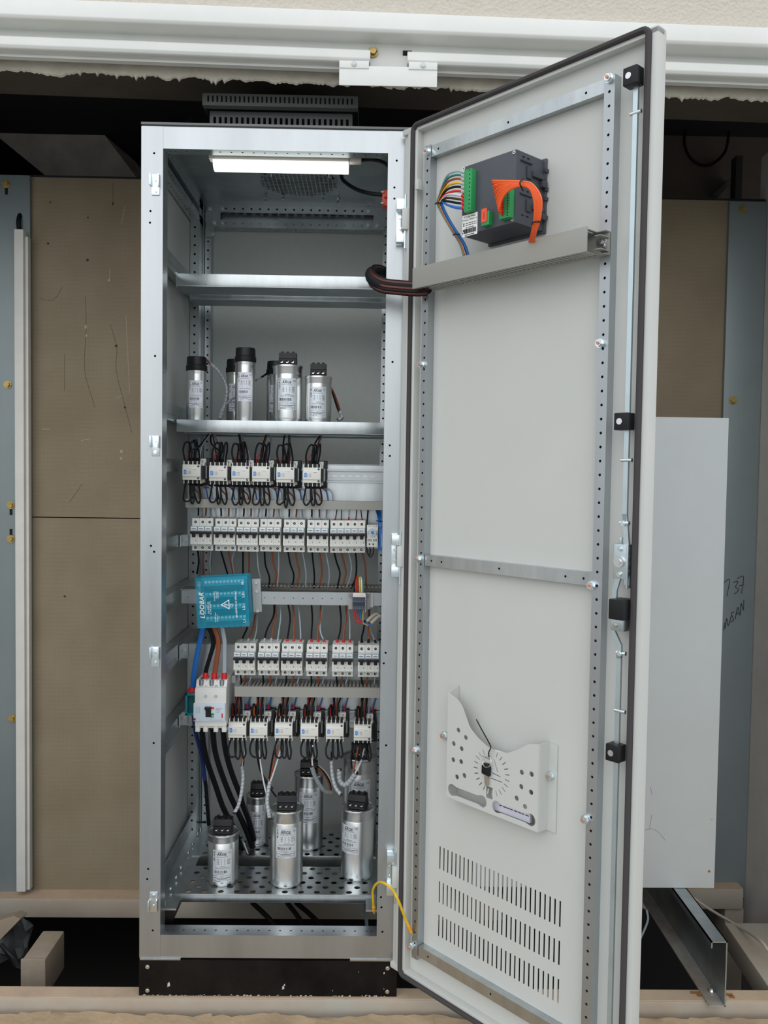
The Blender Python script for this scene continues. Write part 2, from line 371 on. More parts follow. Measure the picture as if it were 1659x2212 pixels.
# splice plate hanging under the channel
sp = thing('splice_plate', 'white sheet metal splice plate hanging under the lintel channel', 'plate', (.55, -.04, 1.98))
a, b_ = at(733, 135, -.046), at(944, 188, -.046)
mb = MB(); mb.box(a.x, b_.x, -.046, -.043, b_.z, a.z-.006); part('plate', mb, lintel_m, sp, bevel=.0008)
for x0, x1 in ((a.x, at(797, 135, -.046).x), (at(883, 140, -.046).x, b_.x)):
    mb = MB().box(x0, x1, -.048, -.0385, a.z-.012, a.z+.004); part('ear', mb, lintel_m, sp, bevel=.001)
    c = Vector(((x0+x1)/2, -.048, a.z-.003)); part('screw', screw(MB(), c, (0, -1, 0), .006), galv_dull, sp)
# raw concrete above the opening with a ragged lower edge
mb = MB(); N_ = 1300; x0, x1 = -3., 3.3; lo = []; zz = 2.024
rr = random.Random(5); t_ = 0
for i in range(N_+1):
    t_ = t_*.75+rr.uniform(-.0030, .0030); lo.append(zz+t_-(rr.random() < .03)*.007)
for i in range(N_+1):
    x = x0+(x1-x0)*i/N_
    for y, z in ((.025, 2.11), (.025, lo[i]+.003), (.029, lo[i]), (.033, lo[i]+.004), (.036, 2.10)): mb.v.append(Vector((x, y, lz(x, z))))
for i in range(N_):
    for k in range(4): mb.f.append([i*5+k, (i+1)*5+k, (i+1)*5+k+1, i*5+k+1])
o = struct('trim_1', mb, concrete)
struct('soffit_light_stop', MB().prism([(-3, .036, lz(-3, 2.105)), (3.3, .036, lz(3.3, 2.105)), (3.3, .036, 2.3), (-3, .036, 2.3)], (0, .3, 0)), mat('shaded_soffit', (.10, .085, .07), .95, 0, .2, 10))  # slab added to stop light leaks; shade is put into its dark colour
# dark room behind
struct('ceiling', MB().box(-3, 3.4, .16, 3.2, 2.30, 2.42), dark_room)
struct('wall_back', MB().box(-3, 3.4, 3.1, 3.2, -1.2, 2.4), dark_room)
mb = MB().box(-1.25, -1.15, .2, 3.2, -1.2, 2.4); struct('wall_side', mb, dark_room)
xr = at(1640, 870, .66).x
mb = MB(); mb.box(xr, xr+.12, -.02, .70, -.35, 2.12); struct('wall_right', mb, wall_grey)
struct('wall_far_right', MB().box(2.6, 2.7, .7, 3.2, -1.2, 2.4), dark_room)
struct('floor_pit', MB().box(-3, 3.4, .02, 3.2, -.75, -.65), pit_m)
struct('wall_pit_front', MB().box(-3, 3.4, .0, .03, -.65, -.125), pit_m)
# honeycomb boards standing behind the cabinet
def board(x0, x1, z0, z1, label):
    t = thing('wall_board', label, 'board', ((x0+x1)/2, .67, z0)); part('board_sheet', MB().box(x0, x1, .66, .675, z0, z1), board_m, t); return t
zj = at(150, 1118, .66).z
tb = board(-1.1, .28, zj+.0015, at(150, 384, .66).z, 'upper brown honeycomb board left of the cabinet, scratched and stained')
part('top_edge', MB().box(-1.1, .28, .6595, .677, at(150, 384, .66).z, at(150, 384, .66).z+.006), dark_room, tb)
bb = board(-1.1, .28, at(150, 1922, .66).z-.02, zj-.0015, 'lower brown honeycomb board left of the cabinet, below the joint')
rb = board(.72, at(1588, 700, .66).x+.14, -.15, at(1500, 432, .66).z, 'brown honeycomb board on the right, behind the white panel')
part('top_edge', MB().box(.72, xr, .6595, .677, at(1500, 432, .66).z, at(1500, 432, .66).z+.006), dark_room, rb)
mk = MB()
for px, py, s_ in ((185, 706, 5), (186, 725, 4), (262, 975, 5), (261, 990, 4), (235, 605, 4)):
    p = at(px, py, .6595); q = s_*.0012; mk.poly([p+Vector((-q*.6, 0, -q)), p+Vector((q*.7, 0, -q*.6)), p+Vector((q*.5, 0, q)), p+Vector((-q*.5, 0, q*.6))])
for a, b_ in (((237, 580), (237, 602)), ((250, 860), (265, 855)), ((90, 927), (108, 927)), ((175, 952), (193, 948)), ((270, 445), (262, 485)), ((272, 680), (280, 850))):
    p, q = at(*a, .6595), at(*b_, .6595); d = (q-p).normalized().cross(Vector((0, 1, 0)))*.0007; mk.poly([p-d, p+d, q+d, q-d])
part('scratches', mk, mat('pale_scratch', (.42, .38, .32), .8), tb)
mk = MB()
for pl in (((238, 700), (252, 750), (251, 800), (268, 870), (285, 935)), ((244, 395), (244, 445)), ((185, 640), (186, 715), (183, 800), (205, 880)), ((140, 765), (139, 845)), ((85, 645), (115, 648), (135, 620)), ((150, 1085), (178, 1045))):
    mk.tube([at(*p, .6598) for p in pl], .0005, 4, 4)
for px, py, s_ in ((189, 562, 6), (104, 526, 5), (244, 440, 5), (190, 470, 4), (109, 437, 4), (251, 747, 6), (270, 880, 5), (140, 1288, 5)):
    p = at(px, py, .660); mk.cyl(p, p+Vector((0, -.0008, 0)), s_*.0007, 8)
part('stains', mk, mat('dark_stain', (.06, .045, .035), .9), tb)
# blue-grey steel posts with brass bolts
def post(x0, x1, z0, z1, bolts, label):
    t = thing('steel_post', label, 'post', ((x0+x1)/2, .65, z0)); part('post_body', MB().box(x0, x1, .645, .659, z0, z1), post_m, t, bevel=.002)
    for px, py, slot in bolts:
        c = at(px, py, .645)
        if slot: part('slot', MB().box(c.x-.004, c.x+.004, .6435, .6448, c.z-(.03 if slot < 0 else -.006), c.z+(.03 if slot > 0 else -.006)), dark_hole, t)
        mb = MB().cyl(c, c+Vector((0, -.003, 0)), .012, 16); mb.cyl(c+Vector((0, -.003, 0)), c+Vector((0, -.010, 0)), .0078, 6); part('bolt', mb, brass, t, label='brass bolt with washer')
    return t
post(-1.0, at(65, 600, .645).x, -.17, at(40, 378, .645).z, [(14, 398, -1), (17, 831, 0), (24, 1091, -1), (24, 1164, 1), (27, 1552, 0)], 'blue-grey steel post at the left edge with brass bolts')
pr = post(at(1563, 870, .645).x, xr-.002, -.17, at(1600, 435, .645).z, [(1604, 452, 0), (1583, 865, 0)], 'blue-grey steel post on the right with handwriting')
# handwriting on the right post
def stroke(pts): mb = MB(); mb.tube([at(px, py, .6442) for px, py in pts], .0011, 5, 5); return mb
hw = MB()
for s_ in ([(1560, 1262), (1576, 1252), (1570, 1288)], [(1583, 1258), (1594, 1256), (1589, 1268), (1596, 1274), (1586, 1284)], [(1592, 1250), (1606, 1246), (1602, 1282)], [(1596, 1266), (1608, 1262)],
           [(1566, 1345), (1563, 1362)], [(1566, 1358), (1570, 1336), (1573, 1352), (1580, 1330)], [(1586, 1322), (1580, 1324), (1583, 1334), (1585, 1340), (1578, 1344)], [(1588, 1337), (1594, 1312), (1598, 1330)], [(1590, 1328), (1598, 1322)], [(1600, 1328), (1601, 1303), (1606, 1318), (1607, 1296)]):
    hw.add((lambda m_: (m_.v, m_.f))(stroke(s_)), lambda v: v)
hw.smooth = True; part('handwriting', hw, ink, pr, label='black marker handwriting')
# white cable trunking on the left post
tr = thing('cable_trunking', 'white plastic cable trunking beside the brown board on the left', 'trunking', (-.51, .63, -.15))
xa, xb, xc = at(30, 495, .61).x, at(50, 495, .61).x, at(58, 495, .625).x
mb = MB().box(xa, xb, .61, .6445, -.15, at(40, 495, .61).z); part('cover', mb, trunk_m, tr, bevel=.002)
mb = MB().box(xb, xb+.009, .622, .6445, -.15, at(40, 510, .62).z); part('base', mb, trunk_m, tr, bevel=.002)
mb = MB().tube([at(42, 500, .64), at(40, 480, .635), at(43, 466, .645), at(48, 463, .668)], .007, 8); single('trunking_cable', mb, black_rubber, 'black cable entering the board above the white trunking', 'cable')
p = at(44, 466, .6592); single('board_hole_grommet', MB().lathe((0, 0, 0), [(.011, 0), (.017, 0), (.017, .001), (.011, .001)], 14).add(([], []), lambda v: v), dark_hole, 'dark ragged cable hole above the white trunking', 'hole').matrix_basis = Matrix.Translation(p) @ Matrix.Rotation(math.pi/2, 4, 'X')
# floor frame beams
def beam(x0, x1, y0, y1, z0, z1, label, name='floor_beam'):
    t = thing(name, label, 'beam', ((x0+x1)/2, (y0+y1)/2, z0))
    part('beam_web', MB().box(x0, x1, y0, y1, z0, z1-.002), beam_m, t, bevel=.005); part('beam_top', MB().box(x0, x1, y0+.004, y1, z1-.004, z1), dust_top, t); return t
tb_ = beam(-3, 3.3, -.012, .032, -.165, -.0895, 'dusty steel threshold beam under the cabinet plinth', 'threshold_beam')
mk = MB()
for px, py, s_ in ((1500, 2144, 12), (1512, 2150, 9), (1573, 2148, 10), (1580, 2153, 7)):
    p = atz(px, py, -.0888); mk.poly([p+Vector((-s_*.0009, -.004, 0)), p+Vector((s_*.0009, -.006, 0)), p+Vector((s_*.0012, .004, 0)), p+Vector((-s_*.0007, .006, 0))])
part('rust_stains', mk, mat('rust', (.30, .13, .035), .9), tb_)
zr = at(200, 1922, .66).z
beam(-1.1, .95, .60, .70, zr-.058, zr, 'dusty grey beam behind the cabinet under the lower brown board')
beam(1.36, at(1607, 1915, .6).x, .60, .70, -.185, -.122, 'short dusty beam on the right below the blue-grey post')
mb = MB().box(at(1563, 1970, .62).x, at(1604, 1970, .62).x, .61, .69, -.60, -.188); single('beam_leg', mb, beam_m, 'dusty beige leg under the short right beam', 'leg', bevel=.004)
# C-shaped purlin lying in the floor on the right
x0, x1 = at(1531, 2152, -.03).x, at(1566, 2152, -.03).x; zb_, zt_ = -.0885, .066; th_ = .003
pu = thing('steel_purlin', 'weathered C-shaped steel purlin running back under the white panel', 'beam', (x1, .25, zb_))
part('bottom_flange', MB().box(x0, x1, -.035, .60, zb_, zb_+th_), purlin_m, pu); part('web', MB().box(x1-th_, x1, -.035, .60, zb_, zt_), galv_dull, pu)
part('top_flange', MB().box(x0, x1, -.035, .60, zt_-th_, zt_), galv_dull, pu); part('lip', MB().box(x0, x0+th_, -.035, .60, zt_-.016, zt_), galv_dull, pu)
c = atz(1537, 2142, zb_+th_); mb = MB().cyl(c, c+Vector((0, 0, .003)), .009, 16); mb.cyl(c+Vector((0, 0, .003)), c+Vector((0, 0, .010)), .005, 6); part('bolt', mb, steel, pu)
mb = MB().prism([(1.505, .034, -.165), (1.66, .034, -.165), (1.66, .034, -.10), (1.505, .034, -.10)], (.018, .33, 0)); single('edge_beam', mb, beam_m, 'dusty beam along the right wall beyond the purlin', 'beam', bevel=.005)
# white sheet panel standing on the purlin
wa, wb = at(1583, 903, .22), at(1535, 1922, .22)
wp = thing('white_sheet_panel', 'plain white sheet metal panel standing behind the open door', 'panel', (1.1, .23, zt_))
part('sheet', MB().box(.80, (wa.x+wb.x)/2, .22, .240, zt_+.0005, wa.z), white_sheet, wp, bevel=.002)
c = at(1538, 1769, .2198); part('screw', screw(MB(), c, (0, -1, 0), .003, .001), steel, wp)
c = at(1532, 1882, .2198); part('rust_spot', MB().cyl(c, c+Vector((0, -.0006, 0)), .0035, 7), MATS['rust'], wp)
mk = MB()
for pl in (((1370, 1797), (1395, 1793), (1410, 1790), (1425, 1800), (1437, 1815)), ((1405, 1700), (1409, 1718)), ((1380, 1850), (1386, 1843), (1392, 1835)), ((1386, 1845), (1380, 1832)), ((1386, 1845), (1387, 1830)), ((1408, 1760), (1403, 1790))):
    mk.tube([at(*p, .2197) for p in pl], .0004, 4, 3)
part('cobweb', mk, mat('cobweb_dirt', (.22, .20, .18), .9), wp)
# cables in the pit on the right
single('pit_cable', MB().tube([at(1373, 1962, .3), at(1376, 2000, .3), at(1370, 2050, .3), at(1371, 2062, .3)], .004, 6), WC['dark blue'], 'blue cable end hanging in the pit under the white panel', 'cable')
single('pit_cable', MB().tube([at(1397, 1965, .28), at(1399, 1990, .28), at(1382, 2030, .28), at(1367, 2058, .28)], .003, 6), WC['grey'], 'grey cable end hanging in the pit beside the blue one', 'cable')
single('floor_cable', MB().tube([at(1485, 1930, .5), at(1530, 1962, .45), at(1590, 1998, .35), at(1640, 2030, .2), at(1665, 2060, .15)], .004, 6), WC['beige'], 'thin beige cable crossing the beams toward the right wall', 'cable')
single('pit_cable', MB().tube([at(1368, 1955, .5), at(1385, 1958, .5), at(1405, 1962, .5)], .006, 6), WC['beige'], 'beige cable stub under the white panel', 'cable')
# debris in the pit on the left
jb = thing('junction_box', 'dusty grey junction box lying in the pit on the left', 'box', (-.31, .25, -.26))
a, b_ = at(48, 2142, .22), at(98, 2072, .22)
part('box_body', MB().box(a.x, b_.x, .22, .36, a.z-.02, b_.z), mat('dusty_box', (.36, .29, .22), .8, 0, .2, 20), jb, bevel=.006)
part('box_lid', MB().box(a.x-.002, b_.x+.002, .214, .222, a.z-.02, b_.z+.002), mat('dusty_box_lid', (.38, .31, .24), .8, 0, .2, 20), jb, bevel=.003)
pl = thing('broken_board', 'tilted dusty board leaning in the pit at the far left', 'board', (-.45, .3, -.3))
mb = MB().prism([at(-40, 2060, .34), at(0, 2030, .34), at(44, 1985, .34), at(30, 1978, .34), at(-40, 2000, .34)], (0, .05, -.01)); part('board_piece', mb, mat('dusty_board', (.34, .27, .20), .9, 0, .2, 14), pl)
for i in range(5):
    mb = MB().tube([at(2+4*i, 2040+5*i, .26), at(20+3*i, 2060+6*i, .24), at(38+3*i, 2075+4*i, .24), at(52+3*i, 2066+3*i, .26), at(58, 2050+4*i, .3)], .005, 6)
    single('pit_wire', mb, black_rubber, 'black cable in the tangle behind the junction box, %s from the top' % ORD[i], 'cable', 'tangled cables in the left pit')
mb = MB(); q = []
for i in range(7):
    for j in range(5): mb.v.append(at(-10+13*i, 1985+24*j, .42)+Vector((0, rnd.uniform(-.03, .03), rnd.uniform(-.01, .01))))
for i in range(6):
    for j in range(4): mb.f.append([i*5+j, i*5+j+1, (i+1)*5+j+1, (i+1)*5+j])
single('crumpled_sheet', mb, mat('crumpled_plastic', (.10, .11, .11), .5), 'crumpled dark plastic sheet behind the junction box', 'sheet')
# things in the dark space above
mb = MB().prism([at(-60, 140, 1.1), at(112, 140, 1.1), at(330, 430, 1.1), at(160, 430, 1.1), at(-60, 250, 1.1)], (0, .25, .05)); single('roof_slab', mb, dark_slab, 'sloping dark concrete slab in the shadow above the left board', 'slab')
mb = MB().box(at(1592, 300, .9).x, at(1606, 300, .9).x, .9, .94, 1.6, 2.2); single('dark_strut', mb, mat('dark_steel', (.03, .03, .033), .6), 'dark vertical steel strut above the right board', 'strut')
single('hanging_cable', MB().tube([at(1500, 225, .95), at(1478, 300, .95), at(1495, 345, .95), at(1530, 357, .95), at(1565, 330, .95), at(1575, 285, .95)], .005, 6), black_rubber, 'black cable loop hanging in the dark above the right board', 'cable')
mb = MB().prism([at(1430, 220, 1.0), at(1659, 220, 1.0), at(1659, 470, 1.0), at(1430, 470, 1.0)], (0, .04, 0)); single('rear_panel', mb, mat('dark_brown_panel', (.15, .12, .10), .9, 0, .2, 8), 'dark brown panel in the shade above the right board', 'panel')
mb = MB().prism([at(1540, 420, .97), at(1575, 385, .97), at(1578, 396, .97), at(1552, 425, .97)], (0, .03, 0)); single('small_bracket', mb, galv_dull, 'small tilted metal bracket in the dark above the right board', 'bracket')
single('roof_strap', MB().tube([at(396, 280, .45), at(408, 262, .47), at(415, 245, .5)], .006, 6), galv_dull, 'short metal strap end behind the cabinet roof', 'strap')

# ================================================================== THE CABINET
HC, CW, CD_, PW = 1.9, .6, .6, .0484
cab = thing('switchgear_cabinet', 'tall open galvanised steel switchgear cabinet with grey door', 'cabinet', (.3, .3, -.089))
def rng(a, b, st): 
    n = int((b-a)/st+1e-6); return [a+st*i for i in range(n+1)]
X_, Y_, Z_ = Vector((1, 0, 0)), Vector((0, 1, 0)), Vector((0, 0, 1))
# plinth
mb = MB().box(0, CW, -.002, .003, -.0885, -.004); mb.box(0, .003, .003, CD_, -.0885, -.004); mb.box(CW-.003, CW, .003, CD_, -.0885, -.004); pln = part('plinth', mb, black_paint, cab)
mb = MB()
for x, z in ((.02, -.020), (.02, -.076), (.578, -.020), (.578, -.076)): screw(mb, (x, -.002, z), (0, -1, 0), .005)
part('screw', mb, steel, pln)
mk = MB(); r_ = random.Random(4)
for i in range(70):
    x = r_.uniform(.005, .59); s_ = r_.uniform(.001, .004); mk.poly([(x-s_, -.0024, -.0885), (x+s_, -.0024, -.0885), (x+s_*.5, -.0024, -.0885+s_*r_.uniform(.3, 1.2)), (x-s_*.4, -.0024, -.0885+s_*r_.uniform(.3, 1.))])
for x, z, s_ in ((.069, -.062, .006), (.335, -.068, .005), (.338, -.062, .003), (.51, -.03, .0015), (.57, -.032, .003), (.45, -.075, .0015), (.57, -.07, .0015)):
    mk.poly([(x-s_*.5, -.0024, z-s_), (x+s_*.6, -.0024, z-s_*.6), (x+s_*.3, -.0024, z+s_), (x-s_*.4, -.0024, z+s_*.5)])
part('chipped_paint', mk, mat('chipped_paint', (.5, .5, .48), .7), pln)
mb = MB().box(.002, .096, -.003, .02, -.004, -.0005); mb.box(.49, .598, -.003, .02, -.004, -.0005); part('plinth_strip', mb, galv, cab)
# front posts (hollow, punched)
def front_post(side):
    mb = MB(); x0 = 0 if side == 0 else CW-PW
    hs = [at(px, py, 0) for px, py in (((333, 331), (325, 456), (324, 481), (335, 769), (326, 1179), (333, 1192), (336, 1437), (332, 1605), (320, 1877), (318, 1899), (330, 2010)) if side == 0 else ((857, 347), (852, 405), (852, 429), (848, 782), (842, 962), (842, 985), (829, 1433), (833, 1410), (834, 1610), (823, 1938), (824, 1960), (826, 2013)))]
    hs = sorted([(h.z, h.x-x0) for h in hs]); E_ = [0]+[(a[0]+b[0])/2 for a, b in zip(hs, hs[1:])]+[HC]
    for i, (z, x) in enumerate(hs):
        a = max(E_[i], z-.008) if i else z-.008; b = min(E_[i+1], z+.008)
        mb.cell((x0, 0, 0), Z_, X_, -Y_, E_[i], a, 0, PW, None, 0); mb.cell((x0, 0, 0), Z_, X_, -Y_, a, b, 0, PW, (z, min(max(x, .006), PW-.006), .0026, .0026, 'o'), .002); mb.cell((x0, 0, 0), Z_, X_, -Y_, b, E_[i+1], 0, PW, None, 0)
    xi = PW if side == 0 else CW-PW; sg = 1 if side == 0 else -1
    mb.strip((xi, 0, 0), Z_, Y_, X_*sg, HC, .045, rng(.03, HC-.03, .025), .012, .002, .002, 'o', .002)
    xo = 0 if side == 0 else CW
    mb.poly([(xo, 0, 0), (xo, .05, 0), (xo, .05, HC), (xo, 0, HC)]); mb.poly([(xo, .05, 0), (xi, .045, 0), (xi, .045, HC), (xo, .05, HC)]); mb.poly([(x0, 0, HC), (x0+PW, 0, HC), (x0+PW, .045, HC), (x0, .05, HC)])
    return part('front_post', mb, galv_frame, cab)
front_post(0); front_post(1)
# rear posts: two stepped punched flanges
for sd_ in (0, 1):
    fx = (lambda x: x) if sd_ == 0 else (lambda x: CW-x); mb = MB(); z0_, z1_ = 0, HC
    zs_ = rng(.02, HC-.02, .025)
    a, b = sorted((fx(.004), fx(.030))); mb.strip((a, .50, 0), Z_, X_, -Y_, HC, b-a, zs_, (b-a)/2, .0032, .0032, 'o', .002)
    a, b = sorted((fx(.036), fx(.0525))); mb.strip((a, .553, 0), Z_, X_, -Y_, HC, b-a, zs_, (b-a)/2, .003, .003, 'o', .002)
    mb.poly([(fx(.030), .50, 0), (fx(.030), .556, 0), (fx(.030), .556, HC), (fx(.030), .50, HC)]); mb.poly([(fx(.030), .556, 0), (fx(.036), .553, 0), (fx(.036), .553, HC), (fx(.030), .556, HC)])
    mb.strip((fx(.0525), .553, 0), Z_, Y_, X_*(1 if sd_ == 0 else -1), HC, .042, zs_, .012, .002, .002, 'o', .002)
    mb.poly([(fx(.004), .50, 0), (fx(.004), .595, 0), (fx(.004), .595, HC), (fx(.004), .50, HC)])
    mb.poly([(fx(.004), .52, 0), (fx(.05), .58, 0), (fx(.05), .58, HC), (fx(.004), .52, HC)])
    part('rear_post', mb, galv, cab)
# front cross members
BH = .0483
mb = MB(); mb.poly([(PW, .0008, HC-BH), (CW-PW, .0008, HC-BH), (CW-PW, .0008, HC), (PW, .0008, HC)]); mb.poly([(PW, .0008, HC), (CW-PW, .0008, HC), (CW-PW, .035, HC), (PW, .035, HC)])
L_ = CW-2*PW
mb.strip((PW, .0008, HC-BH), X_, Y_, -Z_, L_, .034, [.012, .024]+rng(.049, L_-.04, .0252)+[L_-.024, L_-.012], .015, .0026, .0026, 'o', .002); mb.poly([(PW, .0348, HC-BH), (CW-PW, .0348, HC-BH), (CW-PW, .0348, HC), (PW, .0348, HC)])
part('top_rail', mb, galv_frame, cab)
zt = .054
mb = MB(); mb.poly([(PW, .0008, .0), (CW-PW, .0008, .0), (CW-PW, .0008, zt), (PW, .0008, zt)])
mb.strip((PW, .0008, zt), X_, Y_, Z_, L_, .045, [.012, .024]+rng(.049, L_-.04, .0252)+[L_-.024, L_-.012], .022, .0028, .0028, 'o', .002); mb.poly([(PW, .046, 0), (CW-PW, .046, 0), (CW-PW, .046, zt), (PW, .046, zt)])
part('bottom_rail', mb, galv_frame, cab)
# rear and side top members
zb0 = 1.836
mb = MB(); ux = .44; x0 = .08
mb.poly([(.045, .549, zb0), (.08, .549, zb0), (.08, .549, HC), (.045, .549, HC)]); mb.poly([(.52, .549, zb0), (.555, .549, zb0), (.555, .549, HC), (.52, .549, HC)])
mb.strip((x0, .55, zb0), X_, Z_, -Y_, ux, .022, rng(.015, .43, .0245), .011, .003, .003, 'o', .002); mb.strip((x0, .55, zb0+.042), X_, Z_, -Y_, ux, .022, rng(.015, .43, .0245), .011, .003, .003, 'o', .002)
mb.poly([(x0, .575, zb0+.01), (x0+ux, .575, zb0+.01), (x0+ux, .575, HC-.01), (x0, .575, HC-.01)]); mb.strip((.05, .55, zb0), X_, Y_, -Z_, .5, .04, rng(.02, .48, .025), .014, .0025, .0025, 'o', .002)
part('rear_top_rail', mb, galv, cab)
mb = MB()
for x, z in ((.062, zb0+.012), (.085, zb0+.012), (.085, zb0+.052), (.505, zb0+.012), (.505, zb0+.052), (.53, zb0+.012), (.058, zb0-.02), (.05, zb0+.05)): screw(mb, (x, .548, z), (0, -1, 0), .0055, .003)
part('frame_screws', mb, zinc, cab)
mb = MB().box(.040, .062, .546, .55, zb0-.03, HC-.02); part('corner_plate', mb, galv, cab)
for sd_ in (0, 1):
    fx = (lambda x: x) if sd_ == 0 else (lambda x: CW-x); n_ = X_*(1 if sd_ == 0 else -1); mb = MB(); ys_ = rng(.02, .49, .025)
    mb.strip((fx(.030), .04, zb0), Y_, Z_, n_, .51, .022, ys_, .011, .003, .003, 'o', .002); mb.strip((fx(.030), .04, zb0+.042), Y_, Z_, n_, .51, .022, ys_, .011, .003, .003, 'o', .002)
    mb.poly([(fx(.012), .04, zb0), (fx(.012), .55, zb0), (fx(.012), .55, HC), (fx(.012), .04, HC)]); a = min(fx(.030), fx(.006)); mb.strip((a, .04, zb0), Y_, X_, -Z_, .51, .024, ys_, .012, .0025, .0025, 'o', .002)
    part('side_top_rail', mb, galv, cab)
# sheet panels
part('side_panel', MB().box(-.002, .003, .045, .598, -.002, HC-.01), grey_paint, cab); part('side_panel', MB().box(CW-.003, CW+.002, .045, .598, -.002, HC-.01), grey_paint, cab)
part('back_panel', MB().box(.003, CW-.003, .596, .6, 0, HC-.01), back_paint, cab)
rf = part('roof', MB().box(.003, CW-.003, .004, .6, HC-.001, HC+.003), galv_dull, cab)
part('roof_seal', MB().box(0, CW, -.003, .02, HC+.003, HC+.008), fan_paint, rf)
# round perforated fan grille under the roof
gc = Vector((.322, .34, HC-.006)); R_ = .100; mb = MB(); p_ = .0112
for i in range(-9, 9):
    for j in range(-9, 9):
        u, v = (i+.5)*p_, (j+.5)*p_
        if math.hypot(u, v) < R_: mb.cell(gc, X_, Y_, -Z_, u-p_/2, u+p_/2, v-p_/2, v+p_/2, (u, v, .0043, .0038, 'r'), .002)
gr = part('fan_grille', mb, galv_dull, cab); part('fan_void', MB().cyl(gc+Vector((0, 0, .0035)), gc+Vector((0, 0, .0045)), R_*.99, 32), dark_hole, gr)
mb = MB()
for dx, dy in ((-.062, -.09), (.085, -.09), (-.1, .115), (-.05, .09), (.06, .09), (.1, .115)): mb.cyl(gc+Vector((dx, dy, .004)), gc+Vector((dx, dy, -.014)), .003, 8); mb.cyl(gc+Vector((dx, dy, 0)), gc+Vector((dx, dy, -.004)), .006, 6)
part('fan_stud', mb, zinc, gr)
# latch strike plates on the left post
for px, py, up in ((335, 398, 1), (335, 962, 1), (335, 1418, 1), (331, 1948, -1)):
    c = at(px, py, -.002); s_ = up
    mb = MB().box(c.x-.008, c.x+.010, -.003, 0, c.z-.024, c.z+.022)
    mb.box(c.x-.011, c.x-.008, -.012, 0, c.z-.004*s_, c.z+.022*s_); mb.box(c.x+.007, c.x+.010, -.010, 0, c.z-.006*s_, c.z+.022*s_)
    k = part('strike_plate', mb, zinc, cab, bevel=.0008)
    mb = MB(); screw(mb, (c.x+.001, -.003, c.z-.015*s_), (0, -1, 0), .0045, .0025); screw(mb, (c.x+.001, -.003, c.z+.009*s_), (0, -1, 0), .003, .002); part('screw', mb, steel, k)
# side support rails along both walls
RAILS = [(1.6194, 1.6605, .5), (1.2554, 1.296, .5), (1.1288, 1.1619, .28), (.9337, .9693, .30), (.7875, .8289, .5), (.6392, .6865, .5), (.4402, .4946, .5)]
for i, (z0, z1, y1) in enumerate(RAILS):
    for sd_ in (0, 1):
        fx = (lambda x: x) if sd_ == 0 else (lambda x: CW-x); n_ = X_*(1 if sd_ == 0 else -1); mb = MB(); L2 = y1-.045
        mb.strip((fx(.032), .045, z0), Y_, Z_, n_, L2, (z1-z0)*.62, rng(.06, L2-.02, .012), (z1-z0)*.36, .0022, .0011, 'r', .001)
        zi = z0+(z1-z0)*.62
        mb.poly([(fx(.032), .045, zi), (fx(.032), y1, zi), (fx(.032), y1, z1), (fx(.032), .045, z1)]); mb.poly([(fx(.032), .045, z1), (fx(.032), y1, z1), (fx(.006), y1, z1), (fx(.006), .045, z1)]); mb.poly([(fx(.032), .045, z0), (fx(.032), y1, z0), (fx(.006), y1, z0), (fx(.006), .045, z0)])
        mb.poly([(fx(.006), .045, z1), (fx(.006), y1, z1), (fx(.006), y1, z0), (fx(.006), .045, z0)])
        part('support_rail', mb, galv, cab)
# hinges on the right post
for py, px in ((480, 868), (1200, 853), (1885, 842)):
    c = at(px, py, -.012); hx = CW-.016
    mb = MB().box(hx-.012, hx+.014, -.026, 0, c.z+.024, c.z+.048); mb.box(hx-.012, hx+.014, -.026, 0, c.z-.048, c.z-.024); mb.box(hx-.012, hx+.004, -.006, 0, c.z-.05, c.z+.05)
    h = part('hinge', mb, zinc, cab, bevel=.0015)
    mb = MB().cyl((hx+.008, -.030, c.z-.063), (hx+.008, -.030, c.z+.055), .0036, 8); part('hinge_pin', mb, zinc, h)
    mb = MB().box(hx+.000, hx+.020, -.040, -.020, c.z-.023, c.z+.023); part('hinge_leaf', mb, grey_paint, h, bevel=.002)
    mb = MB(); screw(mb, (hx-.004, -.006, c.z+.012), (0, -1, 0), .004); screw(mb, (hx-.004, -.006, c.z-.012), (0, -1, 0), .004); part('screw', mb, steel, h)

# ------------------------------------------------------------------ the open door (part of the cabinet), built in its own frame: x along the leaf, y outward, z up
ZT, ZB, WD = 1.8924, -.0047, .5709
XL, XR = -.036, WD+.016
K = .02
DM = Matrix.Translation(DO) @ Matrix.Rotation(-TH, 4, 'Z')
sl = MB()
rows = []
for (p1, p2) in (((950, 1828), (950, 1878)), ((948, 1903), (948, 1950)), ((946, 1975), (946, 2022))):
    a, b = dp(*p1, K), dp(*p2, K); rows.append((b.z, a.z))
xa = dp(950, 1850, K).x; xb = dp(1209, 1980, K).x; ns = 28
us = [xa+(xb-xa)*i/(ns-1) for i in range(ns)]; pw, pL = .012, WD-.004
zed = [ZB+.008]+[x for r_ in sorted(rows) for x in r_]+[ZT-.008]
O_ = (0, K, 0); Nn = Vector((0, -1, 0))
zc = ZB+.008
for z0, z1 in sorted(rows):
    sl.cell(O_, X_, Z_, Nn, pw, pL, zc, z0-.006, None, 0)
    E_ = [pw]+[(a+b)/2 for a, b in zip(us, us[1:])]+[pL]; E_[0] = us[0]-.006; E_[-1] = us[-1]+.006
    sl.cell(O_, X_, Z_, Nn, pw, E_[0], z0-.006, z1+.006, None, 0); sl.cell(O_, X_, Z_, Nn, E_[-1], pL, z0-.006, z1+.006, None, 0)
    for i, u in enumerate(us): sl.cell(O_, X_, Z_, Nn, E_[i], E_[i+1], z0-.006, z1+.006, (u, (z0+z1)/2, .0022, (z1-z0)/2, 'r'), .0018)
    zc = z1+.006
